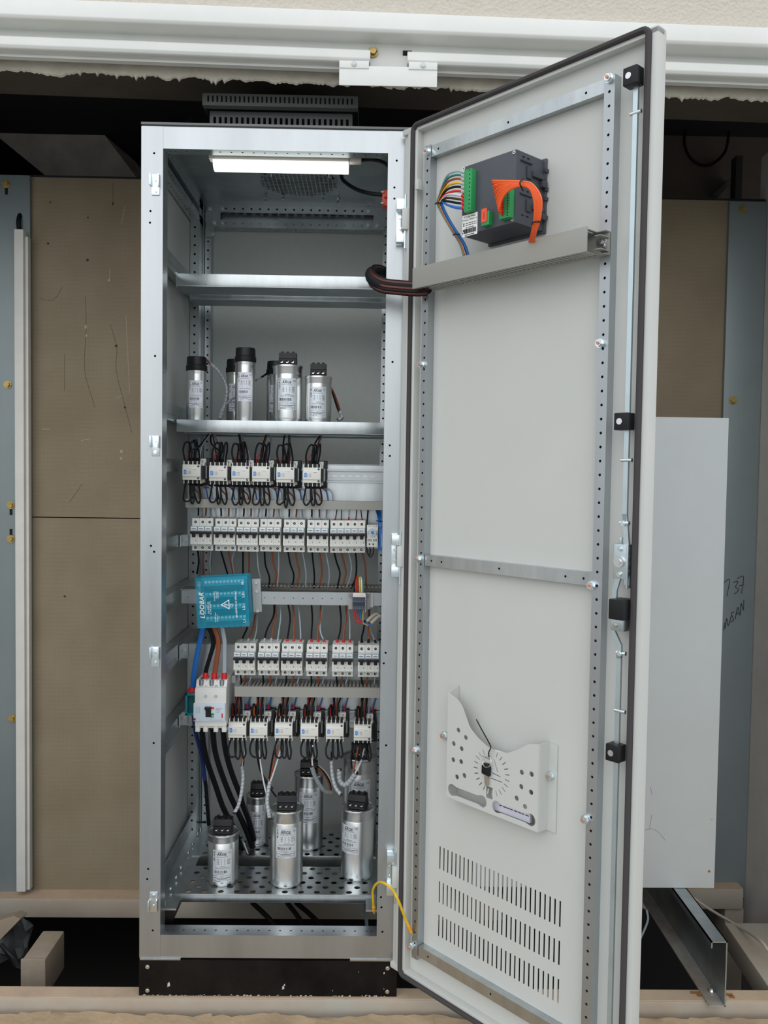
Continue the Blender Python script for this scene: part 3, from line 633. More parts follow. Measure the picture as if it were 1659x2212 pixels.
sl.cell(O_, X_, Z_, Nn, pw, pL, zc, ZT-.008, None, 0)
door = part('door', sl.mesh('door', grey_paint), grey_paint, cab, local=True); door['label'] = 'open light grey sheet steel door'
door.matrix_basis = W(cab).inverted() @ DM
def dpart(name, mb, m, par=None, bevel=0, label=None): return part(name, mb, m, door, bevel, True, label)
mb = MB(); mb.box(XL, XR, .002, K+.004, ZT-.012, ZT+.001); mb.box(XL, XR, .002, K+.004, ZB-.001, ZB+.012); mb.box(pL, XR, .002, K+.010, ZB, ZT)
mb.box(-.008, pw, .002, K+.004, ZB, ZT)
mb.prism([(-.008, .002, ZB), (-.020, .0035, ZB), (-.022, .007, ZB), (XL, .010, ZB), (XL, K+.004, ZB), (-.008, K+.004, ZB)], (0, 0, ZT-ZB))
dpart('door_rim', mb, grey_paint, bevel=.0022)
G = []; rc = .012
for cx, cz, a0 in ((rc, ZB+rc, 180), (WD-rc, ZB+rc, 270), (WD-rc, ZT-rc, 0), (rc, ZT-rc, 90)):
    for k in range(5): a = math.radians(a0+k*22.5); G.append((cx+rc*math.cos(a), -.0005, cz+rc*math.sin(a)))
mb = MB().tube(G, .0056, 8, 1, closed=True, curve=False); dpart('gasket', mb, gasket_m)
# punched door rails
RL, RR = (.0365, .0545), (.4850, .5065)
zt1, zt0 = 1.836, 1.812
def vrail(x0, x1, nm):
    z0, z1 = .05, zt1+.002; mb = MB(); mb.strip((x0, 0, z0), Z_, X_, Nn, z1-z0, x1-x0, rng(.035, z1-z0-.02, .0250), (x1-x0)*.5, .0027, .0027, 'o', .002)
    mb.poly([(x1, 0, z0), (x1, K, z0), (x1, K, z1), (x1, 0, z1)]); mb.poly([(x0, 0, z0), (x0, K, z0), (x0, K, z1), (x0, 0, z1)]); mb.poly([(x0, 0, z1), (x1, 0, z1), (x1, K, z1), (x0, K, z1)]); mb.poly([(x0, 0, z0), (x1, 0, z0), (x1, K, z0), (x0, K, z0)])
    return dpart('stiffener_rail', mb, galv_frame)
vl = vrail(*RL, 'l'); vr = vrail(*RR, 'r')
def hrail(z0, z1, holes):
    x0, x1 = RL[1]+.001, RR[0]-.001; mb = MB(); mb.strip((x0, .002, z0), X_, Z_, Nn, x1-x0, z1-z0, holes, (z1-z0)/2, .0025, .0025, 'o', .002)
    for z in (z0, z1): mb.poly([(x0, .002, z), (x1, .002, z), (x1, K, z), (x0, K, z)])
    return dpart('cross_rail', mb, galv)
hrail(zt0, zt1, [.02, .21, .39]); zm = dp(917, 1210, 0).z; hrail(zm-.012, zm+.012, [.02, .05, .21, .37, .41]); zq = dp(890, 2048, 0).z; hrail(zq-.012, zq+.012, [.03, .21, .39])
def dnut(x, z, y=0., par=None):
    mb = MB().cyl((x, y, z), (x, y-.004, z), .0085, 14); mb.cyl((x, y-.004, z), (x, y-.010, z), .0068, 6); b = dpart('nut', mb, zinc, par); dpart('stud', MB().cyl((x, y-.010, z), (x, y-.0125, z), .0030, 8), copper, b if False else par, label='copper stud end')
for px, py, par in ((925, 328, vl), (913, 788, vl), (906, 1207, vl), (897, 1620, vl), (890, 2043, vl), (1318, 170, vr), (1298, 742, vr), (1280, 1264, vr), (1266, 1769, vr)):
    q = dp(px, py, 0); dnut(q.x, q.z, 0, par)
# earthing tab near the hinge edge
q = dp(907, 400, 0); mb = MB().box(q.x-.003, q.x+.006, -.012, .004, q.z-.012, q.z+.010); dpart('hinge_tab', mb, grey_paint, bevel=.001)
# locking rods, guides, lock case
rodx = dp(1378, 300, 0).x
def rodz(py): return dp(1360, py, -.004).z
def rod(pts, w_=.0045):
    mb = MB()
    for (x0, z0), (x1, z1) in zip(pts, pts[1:]): mb.prism([(x0-w_, -.008, z0), (x0+w_, -.008, z0), (x1+w_, -.008, z1), (x1-w_, -.008, z1)], (0, .005, 0))
    return dpart('locking_rod', mb, zinc_rod)
gz = [dp(1374, 165, -.01).z, dp(1344, 911, -.01).z, dp(1321, 1622, -.01).z]
zlk = [dp(1338, 1175, -.01).z, dp(1338, 1250, -.01).z]; zbk = [dp(1338, 1303, -.02).z, dp(1338, 1352, -.02).z, ]
xk = rodx-.002
rod([(xk, gz[0]+.012), (xk, dp(1350, 1125, -.004).z)]); rod([(xk, dp(1350, 1125, -.004).z+.012), (xk+.006, zlk[0]-.004), (xk+.008, zlk[1]-.01)])
rod([(xk-.006, zlk[1]+.012), (xk-.016, zlk[1]-.022), (xk-.018, zbk[1]-.012), (xk-.004, zbk[1]-.036), (xk-.004, zbk[1]-.06)]); rod([(xk-.004, zbk[1]-.05), (xk-.004, ZB+.06)])
for i, z in enumerate(gz):
    x = xk
    mb = MB().box(x-.017, x+.010, -.022, .002, z-.015, z+.015); g = dpart('rod_guide', mb, black_plastic, bevel=.002)
    mb = MB().cyl((x-.006, -.0222, z), (x-.006, -.0230, z), .0056, 14); dpart('screw', mb, steel, g)
for py in (248, 994, 1541):
    z = dp(1360, py, -.006).z; mb = MB().cyl((xk-.010, -.006, z), (xk+.011, -.006, z), .0036, 10); dpart('rod_pin', mb, zinc)
for py in (1130, 1412):
    z = dp(1350, py, -.006).z; mb = MB(); screw(mb, (xk, -.009, z), (0, -1, 0), .005, .004); mb.cyl((xk-.009, -.006, z), (xk+.009, -.006, z), .004, 8); dpart('rod_bolt', mb, zinc)
mb = MB().box(xk-.018, xk+.012, -.012, .012, zlk[1], zlk[0]); mb.box(xk+.009, xk+.012, -.014, .012, zlk[1]-.016, zlk[0]); mb.box(xk-.010, xk-.004, -.008, -.004, zlk[0], zlk[0]+.012); lk = dpart('lock_case', mb, zinc_rod, bevel=.0012)
zc_ = (zlk[0]+zlk[1])/2; mb = MB(); mb.cyl((xk-.004, -.012, zc_), (xk-.004, -.017, zc_), .010, 16); mb.cyl((xk-.004, -.017, zc_), (xk-.004, -.019, zc_), .0055, 10)
screw(mb, (xk-.004, -.012, zlk[0]-.008), (0, -1, 0), .0045, .003); screw(mb, (xk-.004, -.012, zlk[1]+.008), (0, -1, 0), .0045, .003); dpart('lock_barrel', mb, steel, lk)
mb = MB().box(xk-.017, xk+.013, -.024, .012, zbk[1]+.010, zbk[0]+.006); hb = dpart('handle_box', mb, black_plastic, bevel=.002)
mb = MB().box(xk-.014, xk+.010, -.020, .012, zbk[1]-.010, zbk[1]+.010); screw(mb, (xk-.004, -.020, zbk[1]), (0, -1, 0), .004, .002); dpart('handle_bracket', mb, galv, hb, bevel=.001)

# ================================================================== ROOF FAN, LAMP, SOCKET
fa = thing('roof_fan_unit', 'dark grey slotted roof fan housing on top of the cabinet', 'fan unit', (.29, .33, HC+.003))
x0, x1, z0, z1 = at(453, 250, .15).x, at(761, 260, .15).x, HC+.0035, at(600, 243, .15).z
mb = MB(); n_ = 25; us = [.012+(x1-x0-.024)*i/(n_-1) for i in range(n_)]; hh = z1-z0
mb.strip((x0, .15, z0), X_, Z_, -Y_, x1-x0, hh, us, hh*.52, .0032, hh*.34, 'r', .002); mb.poly([(x0, .15, z1), (x1, .15, z1), (x1, .47, z1), (x0, .47, z1)])
for x in (x0, x1): mb.poly([(x, .15, z0), (x, .47, z0), (x, .47, z1), (x, .15, z1)])
mb.poly([(x0, .47, z0), (x1, .47, z0), (x1, .47, z1), (x0, .47, z1)]); part('fan_body', mb, fan_paint, fa)
part('fan_core', MB().cyl((.29, .31, z0+.004), (.29, .31, z1-.004), .12, 24), dark_hole, fa)
h0, h1 = at(437, 220, .11).x, at(773, 220, .11).x; hz0, hz1 = at(437, 224, .11).z-.003, at(437, 199, .11).z-.002; n_ = 33
mb = MB(); us = [.014+(h1-h0-.028)*i/(n_-1) for i in range(n_)]; mb.strip((h0, .11, hz0), X_, Z_, -Y_, h1-h0, hz1-hz0, us, (hz1-hz0)*.55, .0022, (hz1-hz0)*.26, 'r', .002)
mb.poly([(h0, .11, hz1), (h1, .11, hz1), (h1, .50, hz1), (h0, .50, hz1)]); mb.poly([(h0, .11, hz0), (h1, .11, hz0), (h1, .13, hz0), (h0, .13, hz0)])
for x in (h0, h1): mb.poly([(x, .11, hz0), (x, .50, hz0), (x, .50, hz1), (x, .11, hz1)])
mb.poly([(h0, .50, hz0), (h1, .50, hz0), (h1, .50, hz1), (h0, .50, hz1)]); part('fan_hood', mb, fan_paint, fa)
mb = MB(); screw(mb, (x0-.001, .20, z0+.035), (-1, 0, 0), .004); screw(mb, (x1+.001, .20, z0+.035), (1, 0, 0), .004); part('screw', mb, steel, fa)
la = thing('cabinet_lamp', 'lit white tube lamp under the cabinet roof', 'lamp', (.3, .07, 1.83))
a, b = at(463, 350, .07), at(753, 356, .07)
zl0, zl1 = at(600, 366, .05).z, at(600, 346, .05).z; zl2 = at(600, 333, .05).z
mb = MB(); pr_ = [(.050+.020*math.cos(t), zl0+.014+.014*math.sin(t)) for t in [math.radians(180+20*k) for k in range(10)]]+[(.070, zl1), (.030, zl1)]
mb.prism([(a.x, y+.02, z) for y, z in pr_], (b.x-a.x, 0, 0)); part('tube', mb, lamp_m, la, bevel=.001)
part('lamp_base', MB().box(a.x+.002, b.x+.002, .053, .088, zl1+.0004, zl2), lamp_body, la, bevel=.002); part('end_clip', MB().box(a.x-.010, a.x+.002, .055, .08, zl1+.003, zl2), lamp_body, la); part('plug', MB().box(b.x+.002, b.x+.030, .055, .075, zl1+.001, zl1+.012), lamp_body, la, bevel=.003)
single('lamp_cable', MB().tube([at(780, 346, .065), at(805, 345, .06), at(830, 352, .055), at(850, 372, .05)], .0042, 7), black_rubber, 'black cable running from the lamp to the right post', 'cable')
single('fan_cable', MB().tube([at(737, 377, .25), at(742, 390, .22), at(768, 408, .17), at(800, 418, .12), at(832, 421, .09)], .0048, 7), black_rubber, 'black cable hanging from the fan grille to the orange socket', 'cable')
sk = thing('cable_socket', 'small orange-red cable socket beside the right post under the roof', 'socket', (.55, .08, 1.7))
a, b = at(826, 410, .07), at(838, 444, .07)
part('socket_body', MB().box(a.x, CW-.032, .07, .10, b.z, a.z), red_orange, sk, bevel=.002); mb = MB()
for z in (a.z-.005, b.z+.005): mb.cyl((a.x+.003, .068, z), (a.x-.003, .068, z), .003, 8)
part('screw', mb, steel, sk); part('gland', MB().cyl((a.x+.007, .0695, (a.z+b.z)/2+.002), (a.x+.007, .064, (a.z+b.z)/2+.002), .0035, 6), red_p, sk)

# ================================================================== SHELVES AND TRAYS
def tray(name, x0, x1, y0, y1, z, lip, holes, label):
    """channel shelf: flat top with a folded front and rear lip"""
    t = thing(name, label, 'shelf', ((x0+x1)/2, (y0+y1)/2, z-lip)); mb = MB()
    if holes:
        nr = max(2, int(round((y1-y0)/.0237))); rw = (y1-y0)/nr; pt = .0395
        for j in range(nr):
            us = [u for u in [.03+pt*i+(pt/2 if j % 2 else 0)+.004 for i in range(14)] if u < x1-x0-.012]
            mb.strip((x0, y0+rw*j, z), X_, Y_, Z_, x1-x0, rw, us, rw/2, .0076, .0076, 'O', .002)
    else: mb.poly([(x0, y0, z), (x1, y0, z), (x1, y1, z), (x0, y1, z)])
    part('deck', mb, galv, t)
    part('lip', MB().box(x0, x1, y0-.0012, y0+.0012, z-lip, z+.0005), galv, t, bevel=.001); part('lip', MB().box(x0, x1, y1-.0012, y1+.0012, z-lip, z-.0003), galv_dull, t)
    part('flange', MB().box(x0, x1, y0, y0+.014, z-lip-.001, z-lip+.001), galv_dull, t); part('flange', MB().box(x0, x1, y1-.014, y1, z-lip-.001, z-lip+.001), galv_dull, t); return t
def channel(x0, x1, y0, y1, z0, z1, label):
    t = thing('cross_channel', label, 'channel', ((x0+x1)/2, (y0+y1)/2, z0)); part('channel_face', MB().box(x0, x1, y0, y0+.002, z0, z1), galv, t, bevel=.0012)
    part('channel_underside', MB().box(x0, x1, y0, y1, z0-.0015, z0), galv_dull, t); part('channel_back', MB().box(x0, x1, y1-.002, y1, z0, z1), galv_dull, t); part('end_tab', MB().box(x0-.004, x0, y0+.004, y1-.004, z0-.003, z1+.004), galv_dull, t); return t
xs0, xs1 = .036, CW-.036
channel(xs0, xs1, .20, .295, 1.5925, 1.622, 'front empty galvanised cross channel in the upper part of the cabinet')
channel(xs0, xs1, .362, .447, 1.5925, 1.622, 'rear empty galvanised cross channel in the upper part of the cabinet')
ZS = 1.2605
tray('capacitor_shelf', xs0, xs1, .20, .297, ZS, .029, False, 'front galvanised shelf channel carrying the upper capacitors')
tray('capacitor_shelf', xs0, xs1, .345, .46, ZS, .029, False, 'rear galvanised shelf channel carrying the upper capacitors')
ZTR = .0975
tray('perforated_tray', .054, CW-.05, .11, .260, ZTR, .020, True, 'front perforated galvanised tray in the bottom of the cabinet')
tray('perforated_tray', .054, CW-.05, .322, .475, ZTR, .036, True, 'rear perforated galvanised tray in the bottom of the cabinet')
for sd_ in (0, 1):
    fx = (lambda x: x) if sd_ == 0 else (lambda x: CW-x); mb = MB()
    P_ = [(.012, ZTR+.035), (.016, ZTR+.035), (.018, ZTR-.004), (.075, ZTR-.004), (.075, ZTR-.008), (.012, ZTR-.008)]
    mb.prism([(fx(x), .045, z) for x, z in P_], (0, .5, 0)); t = single('tray_support', mb, galv, 'angled galvanised bracket holding the trays on the cabinet\'s %s wall' % ('left' if sd_ == 0 else 'right'), 'bracket')
    mb = MB()
    for y in (.07, .13, .19, .245, .335, .39, .46, .5): screw(mb, (fx(.042 if y > .1 else .04), y, ZTR+(.0005 if (.11 < y < .252 or .322 < y < .475) else -.004)), (0, 0, 1), .0045, .004)
    part('screws', mb, zinc, t)

# ================================================================== MOUNTING PLATES, RAILS, DUCTS
YP = .28
def plate(name, x0, x1, z0, z1, label):
    t = thing(name, label, 'plate', ((x0+x1)/2, YP, z0)); part('sheet', MB().box(x0, x1, YP, YP+.002, z0, z1), galv, t); part('edge_fold', MB().box(x0, x1, YP, YP+.014, z1-.001, z1+.001), galv, t)
    for z in (z0+.02, z0+.05) if z1-z0 < .3 else (): pass
    return t
zp1 = at(600, 1002, YP).z; zp0 = at(600, 1182, YP).z
p1 = plate('mounting_plate', at(405, 1100, YP).x, .557, zp0, zp1, 'upper galvanised mounting plate behind the upper contactors and breakers')
zq1 = at(600, 1392, YP).z; zq0 = at(600, 1570, YP).z
p2 = plate('mounting_plate', at(405, 1450, YP).x, .557, zq0, zq1, 'lower galvanised mounting plate behind the lower breakers and contactors')
for t, z0, z1 in ((p1, RAILS[3][0]+.004, RAILS[3][1]-.002), (p2, .643, .682), (p2, zq0+.004, zq0+.038)):
    xl = at(405, 1100, YP).x; mb = MB().box(.034, xl+.004, YP-.006, YP-.004, z0, z1); mb.box(.034, .037, YP-.03, YP-.004, z0, z1); screw(mb, (xl-.005, YP-.006, (z0+z1)/2), (0, -1, 0), .0045, .004); part('side_bracket', mb, galv, t)
def din(x0, x1, zc, Y, label):
    t = thing('mounting_rail', label, 'rail', ((x0+x1)/2, Y, zc-.0175)); mb = MB()
    us = rng(.02, x1-x0-.01, .0195); mb.strip((x0, Y-.002, zc-.012), X_, Z_, -Y_, x1-x0, .024, us, .012, .0065, .0028, 'o', .001); part('rail_web', mb, galv_frame, t)
    for s_ in (-1, 1):
        a, b = sorted((zc+s_*.012, zc+s_*.0175)); mb = MB().box(x0, x1, Y-.009, Y-.0075, a, b); c = zc+s_*.012; mb.box(x0, x1, Y-.009, Y-.0015, c-.0006, c+.0006); part('rail_flange', mb, galv_frame, t)
    return t
zd1 = at(750, 1028, YP).z; din(at(415, 1020, YP).x, .555, zd1, YP, 'slotted mounting rail behind the upper contactors')
din(at(415, 1150, YP).x, .555, at(600, 1156, YP).z, YP, 'slotted mounting rail behind the upper breakers')
din(at(508, 1425, YP).x, .555, at(660, 1425, YP).z+.004, YP, 'slotted mounting rail behind the lower breakers'); zd4 = at(655, 1547, YP).z; din(at(498, 1540, YP).x, .555, zd4, YP, 'slotted mounting rail behind the lower contactors')
def duct(x0, x1, y0, y1, z0, z1, label, pitch=.0095, cover=True):
    """slotted wiring duct: back, comb of fingers above and below, clip-on cover"""
    t = thing('wiring_duct', label, 'duct', ((x0+x1)/2, (y0+y1)/2, z0)); part('duct_base', MB().box(x0, x1, y1-.002, y1, z0, z1), duct_m, t); n = int((x1-x0)/pitch)
    for zz in (z0, z1-.0015):
        mb = MB().box(x0, x1, y1-.012, y1, zz, zz+.0015)
        for i in range(n): u = x0+pitch*i; mb.box(u+pitch*.12, u+pitch*.72, y0+.002, y1-.01, zz, zz+.0015)
        part('finger_comb', mb, duct_m, t, kind='stuff')
    if cover: mb = MB().box(x0-.001, x1+.001, y0-.0015, y0+.0005, z0-.001, z1+.001); mb.box(x0-.001, x1+.001, y0, y0+.008, z0-.0015, z0-.0003); mb.box(x0-.001, x1+.001, y0, y0+.008, z1+.0003, z1+.0015); part('duct_cover', mb, duct_m, t)
    return t
duct(at(402, 1088, .2).x, .556, .20, YP, 1.0425, 1.0615, 'grey wiring duct below the upper contactors')
duct(at(508, 1492, .19).x, .552, .19, YP, .5675, .590, 'grey wiring duct between the lower breakers and lower contactors')
duct(.09, .556, .265, .325, .797, .838, 'grey slotted wiring duct behind the wide rail', cover=False)
# wide punched rail in the middle
t = thing('wide_rail', 'wide galvanised punched rail carrying the teal distribution block', 'rail', (.3, .23, .795))
mb = MB(); x0, x1 = at(392, 1290, .23).x, .556; mb.strip((x0, .23, .7955), X_, Z_, -Y_, x1-x0, .0315, rng(.0165, x1-x0-.01, .0245), .016, .0014, .0014, 'o', .002); part('rail_face', mb, galv_frame, t)
part('rail_top', MB().box(x0, x1, .2302, .262, .8262, .8277), galv, t); part('rail_bottom', MB().box(x0, x1, .2302, .262, .7945, .796), galv_dull, t)
mb = MB().box(x0-.005, x0+.05, .236, .30, .828, .830); part('end_bracket', mb, galv_dull, t)

# ================================================================== BREAKERS
PWD = .0177
def pole_meshes():
    m = {}
    pf = [(.075, -.0405), (.020, -.0405), (.020, -.0245), (.0, -.0235), (.0, .0095), (.002, .0105), (.002, .0215), (.020, .0225), (.020, .041), (.075, .041)]
    mb = MB().prism([(.0002, y, z) for y, z in pf], (PWD-.0004, 0, 0)); m['h'] = mb.mesh('pole_housing', brk_white)
    mb = MB().box(.0005, PWD-.0005, -.010, .002, .0035, .0095); mb.box(.0048, PWD-.0048, -.005, .002, -.0050, .0038); m['t'] = mb.mesh('toggle', black_plastic, .001)
    mb = MB().box(.0004, PWD-.0004, -.0004, .003, .0100, .0220); m['w'] = mb.mesh('label_window', window_blue)
    mb = MB().box(.0014, PWD-.0022, -.0009, .001, .0118, .0205); m['l'] = mb.mesh('label', paper)
    mb = MB().box(.0030, PWD-.0040, -.0011, -.0009, .0149, .0168); mb.box(.0065, .0085, -.0011, -.0009, .0180, .0186); mb.box(.0065, .0100, -.0011, -.0009, .0130, .0136); m['p'] = mb.mesh('label_print', ink_soft)
    mb = MB()
    for x0_, x1_, z0_, z1_ in ((.0125, .0135, -.016, -.0115), (.0142, .0150, -.016, -.0115), (.004, .009, -.0125, -.0121), (.0038, .0075, -.0155, -.0151), (.006, .0095, -.0175, -.0171), (.002, .0155, -.0226, -.0222), (.0145, .0165, .0000, .0012)): mb.box(x0_, x1_, -.0003, .0002, z0_, z1_)
    m['q'] = mb.mesh('body_print', ink_soft)
    for k, z in enumerate((.0315, -.0330)):
        m['s%d' % k] = MB().cyl((PWD/2, .0202, z), (PWD/2, .0196, z), .0033, 12).mesh('terminal_hole', dark_hole); m['x%d' % k] = MB().box(PWD/2-.0004, PWD/2+.0014, .0193, .0198, z-.0006, z+.0012).mesh('terminal_screw', steel)
    return m
PM = pole_meshes(); NAMES = {'h': 'pole_housing', 't': 'toggle', 'w': 'label_window', 'l': 'label', 'p': 'label_print', 'q': 'body_print', 's0': 'terminal_hole', 'x0': 'terminal_screw', 's1': 'terminal_hole', 'x1': 'terminal_screw'}
def breaker(px, py, n, label, group, Y=.185):
    """px: left edge of the toggle section, py: middle line (toggle)"""
    c = at(px, py, Y); c.z -= .0
    t = thing('circuit_breaker', label, 'breaker', (c.x+n*PWD/2, Y+.04, c.z-.0405), group=group)
    for i in range(n):
        h = None
        for k in ('h', 't', 'l', 'w', 'p', 'q', 's0', 's1', 'x0', 'x1'):
            o = bpy.data.objects.new(NAMES[k], PM[k]); COL.objects.link(o)
            if k in ('h', 't'): o.parent = t; o.location = Vector((c.x+i*PWD, Y, c.z))-t.location
            else: o.parent = h
            if k == 'h': h = o
    return t
UP = [(411.3, 1159, 3), (461.7, 1160, 3), (510.7, 1161, 3), (559.8, 1161, 3), (611.3, 1162, 3), (663, 1163, 3)]
for i, (px, py, n) in enumerate(UP): breaker(px, py-3.5, n, 'white three-pole breaker with black toggles, %s from the left in the upper row' % ORD[i], 'three-pole breakers in the upper row')
UPS = [712.8+15.15*i for i in range(5)]
for i, px in enumerate(UPS): breaker(px, 1164-3.5, 1, 'white single-pole breaker, %s of the five narrow ones at the upper row\'s right end' % ORD[i], 'single-pole breakers in the upper row')
LO = [(504.4, 1429), (556.5, 1429.5), (607, 1430), (661, 1431), (717, 1432), (773, 1433)]
for i, (px, py) in enumerate(LO): breaker(px, py-1.5, 3, 'white three-pole breaker with black toggles, %s from the left in the lower row' % ORD[i], 'three-pole breakers in the lower row')
# thermostat with blue dial, blue power supply at the end of the row
Y = .19; th_ = thing('thermostat', 'small white thermostat with round blue dial at the end of the breaker row', 'thermostat', at(802, 1185, Y))
a, b = at(792.5, 1134.5, Y), at(816, 1182, Y)
part('case', MB().box(a.x, b.x, Y, Y+.05, b.z, a.z), brk_white, th_, bevel=.0012); c = Vector(((a.x+b.x)/2, Y, at(803, 1150, Y).z))
part('dial_ring', MB().cyl(c, c+Vector((0, -.003, 0)), .0105, 24), mat('dial_grey', (.6, .62, .64), .4), th_); part('dial', MB().cyl(c+Vector((0, -.003, 0)), c+Vector((0, -.006, 0)), .0040, 16), blue_label, th_)
mb = MB()
for k in range(10): an = math.radians(-60+k*33); d_ = Vector((math.sin(an)*.0085, -.0031, math.cos(an)*.0075)); mb.box(c.x+d_.x-.0005, c.x+d_.x+.0005, Y-.0033, Y-.003, c.z+d_.z-.0005, c.z+d_.z+.0005)
for s_ in (-1, 1): mb.tube([c+Vector((s_*.0098, -.0033, .004)), c+Vector((s_*.0112, -.0033, 0)), c+Vector((s_*.0098, -.0033, -.005))], .0005, 5)
part('dial_marks', mb, WC['dark blue'], th_); mb = MB()
for i in range(6): u = a.x+.003+.0035*i+(.003 if i > 2 else 0); mb.box(u, u+.0014, Y-.0003, Y+.001, b.z+.0145, b.z+.0205); mb.box(u, u+.001, Y-.0003, Y+.001, a.z-.004, a.z-.002)
for i in range(4):
    for x in (a.x-.0003, b.x-.0015): mb.box(x, x+.0018, Y-.0003, Y+.002, b.z+.023+.003*i, b.z+.0243+.003*i)
part('vent_slots', mb, dark_hole, th_); mb = MB()
for u in (.007, .0165): mb.cyl((a.x+u, Y-.0002, b.z+.0075), (a.x+u, Y-.001, b.z+.0075), .0019, 8)
part('terminal_hole', mb, dark_hole, th_)
a, b = at(818, 1142, .2), at(826, 1190, .2); ps = thing('blue_relay', 'narrow blue relay beside the thermostat', 'relay', ((a.x+b.x)/2, .23, b.z)); part('relay_case', MB().box(a.x, .5605, .2, .25, b.z, a.z), WC['blue'], ps, bevel=.001); part('relay_clip', MB().box(.551, .5525, .198, .2, b.z+.01, a.z-.012), galv, ps)

# ================================================================== WIRES
def wire(col, pts, r, label, group, Y0=.24, Y1=None, tip=None, tip2=None, cat='wire', name=None, rings=8, end=None):
    """pts: pixels (x, y) or (x, y, Y)"""
    n = len(pts); Y1 = Y0 if Y1 is None else Y1
    P = [at(p[0], p[1], p[2] if len(p) > 2 else Y0+(Y1-Y0)*i/(n-1)) for i, p in enumerate(pts)]
    o = single(name or 'wire', MB().tube(P, r, 7, 6), WC[col] if isinstance(col, str) else col, label, cat, group)
    for tp, k in ((tip, 0), (tip2, -1)):
        if tp:
            a = P[k]; d = (P[1]-P[0] if k == 0 else P[-2]-P[-1]).normalized(); mb = MB().cyl(a-d*.003, a+d*.008, r*1.9, 10, r*1.25); part('ferrule', mb, tp, o)
    return o
C3 = ['black', 'brown', 'grey']; grf = mat('grey_ferrule', (.45, .48, .5), .4)
# above the upper breakers (out of the duct)
U_TOP = [[(428.5, 428), (445.8, 443.1), (453.7, 457.7)], [(476.9, 477.6), (494.2, 493.5), (510, 508)], [(527.3, 525.3), (542.6, 541.2), (560.5, 556.5)], [(575, 573), (592.3, 589.7), (601.6, 603.6)], [(624.9, 623.9), (641.2, 638.5), (651.1, 653.8)], [(673.4, 673), (689.6, 689.6), (705.8, 704.2)]]
def slope(x): return (x-412)*.0105
for i, g in enumerate(U_TOP):
    for j, (xa_, xb_) in enumerate(g): s_ = slope(xb_); wire(C3[j], [(xa_, 1092+s_, .25), ((xa_+xb_)/2+.5, 1107+s_, .246), (xb_, 1121+s_, .238)], .0022, '%s wire above the %s three-pole breaker of the upper row' % (C3[j], ORD[i]), 'wires above the upper breakers', tip2=grf)
for i, (xa_, xb_, c_) in enumerate([(728.7, 724, 'black'), (738, 737.6, 'dark brown'), (754.5, 753.2, 'grey'), (771.1, 768.5, 'black'), (779, 782.4, 'black')]): s_ = slope(xb_); wire(c_, [(xa_, 1092+s_, .25), ((xa_*.6+xb_*.4), 1105+s_, .246), (xb_, 1120+s_, .238)], .0013, '%s wire with red ferrule above the %s single-pole breaker' % (c_, ORD[i]), 'wires above the single-pole breakers', tip2=red_p)
# below the upper breakers
def c4(p): return (340+p[0]/3.19, 1180+p[1]/3.19)
LOWER = [['k', (278, 30), (285, 110), (272, 190)], ['b', (318, 30), (318, 120), (322, 190)], ['g', (368, 30), (362, 120), (368, 190)], ['k', (437, 32), (460, 110), (484, 190)], ['b', (488, 32), (505, 110), (524, 190)], ['g', (532, 32), (515, 100), (528, 190)],
         ['k', (590, 32), (590, 100), (590, 190)], ['b', (632, 32), (632, 100), (633, 190)], ['g', (686, 32), (695, 150), (712, 230), (706, 282)], ['k', (738, 35), (745, 130), (772, 215), (768, 282)], ['b', (790, 35), (800, 120), (822, 200), (803, 282)], ['g', (835, 35), (836, 150), (825, 282)],
         ['k', (900, 35), (915, 120), (940, 200), (928, 282)], ['b', (950, 35), (965, 120), (978, 195), (953, 285)], ['g', (1000, 38), (1015, 120), (1025, 200), (1020, 285)], ['k', (1066, 38), (1075, 130), (1082, 210), (1078, 288)], ['b', (1116, 38), (1132, 140), (1132, 200), (1114, 288)], ['g', (1160, 38), (1180, 140), (1185, 210), (1174, 288)],
         ['k', (1218, 40), (1235, 110), (1258, 190), (1238, 290)], ['b', (1266, 40), (1285, 110), (1298, 190), (1273, 290)], ['g', (1318, 40), (1338, 140), (1325, 230), (1298, 290)], ['k', (1365, 40), (1372, 130), (1365, 220), (1333, 290)], ['b', (1410, 40), (1432, 130), (1437, 230), (1438, 290)]]
CC = {'k': 'black', 'b': 'brown', 'g': 'grey'}
for i, L_ in enumerate(LOWER):
    c_ = CC[L_[0]]; lab = '%s wire below the %s three-pole breaker of the upper row' % (c_, ORD[i//3]) if i < 18 else '%s wire below the %s single-pole breaker of the upper row' % (c_, ORD[i-18])
    wire(c_, [c4(p) for p in L_[1:]], .0023 if c_ != 'grey' else .0019, lab, 'wires below the upper breakers', .235, .29 if i > 7 else .27)
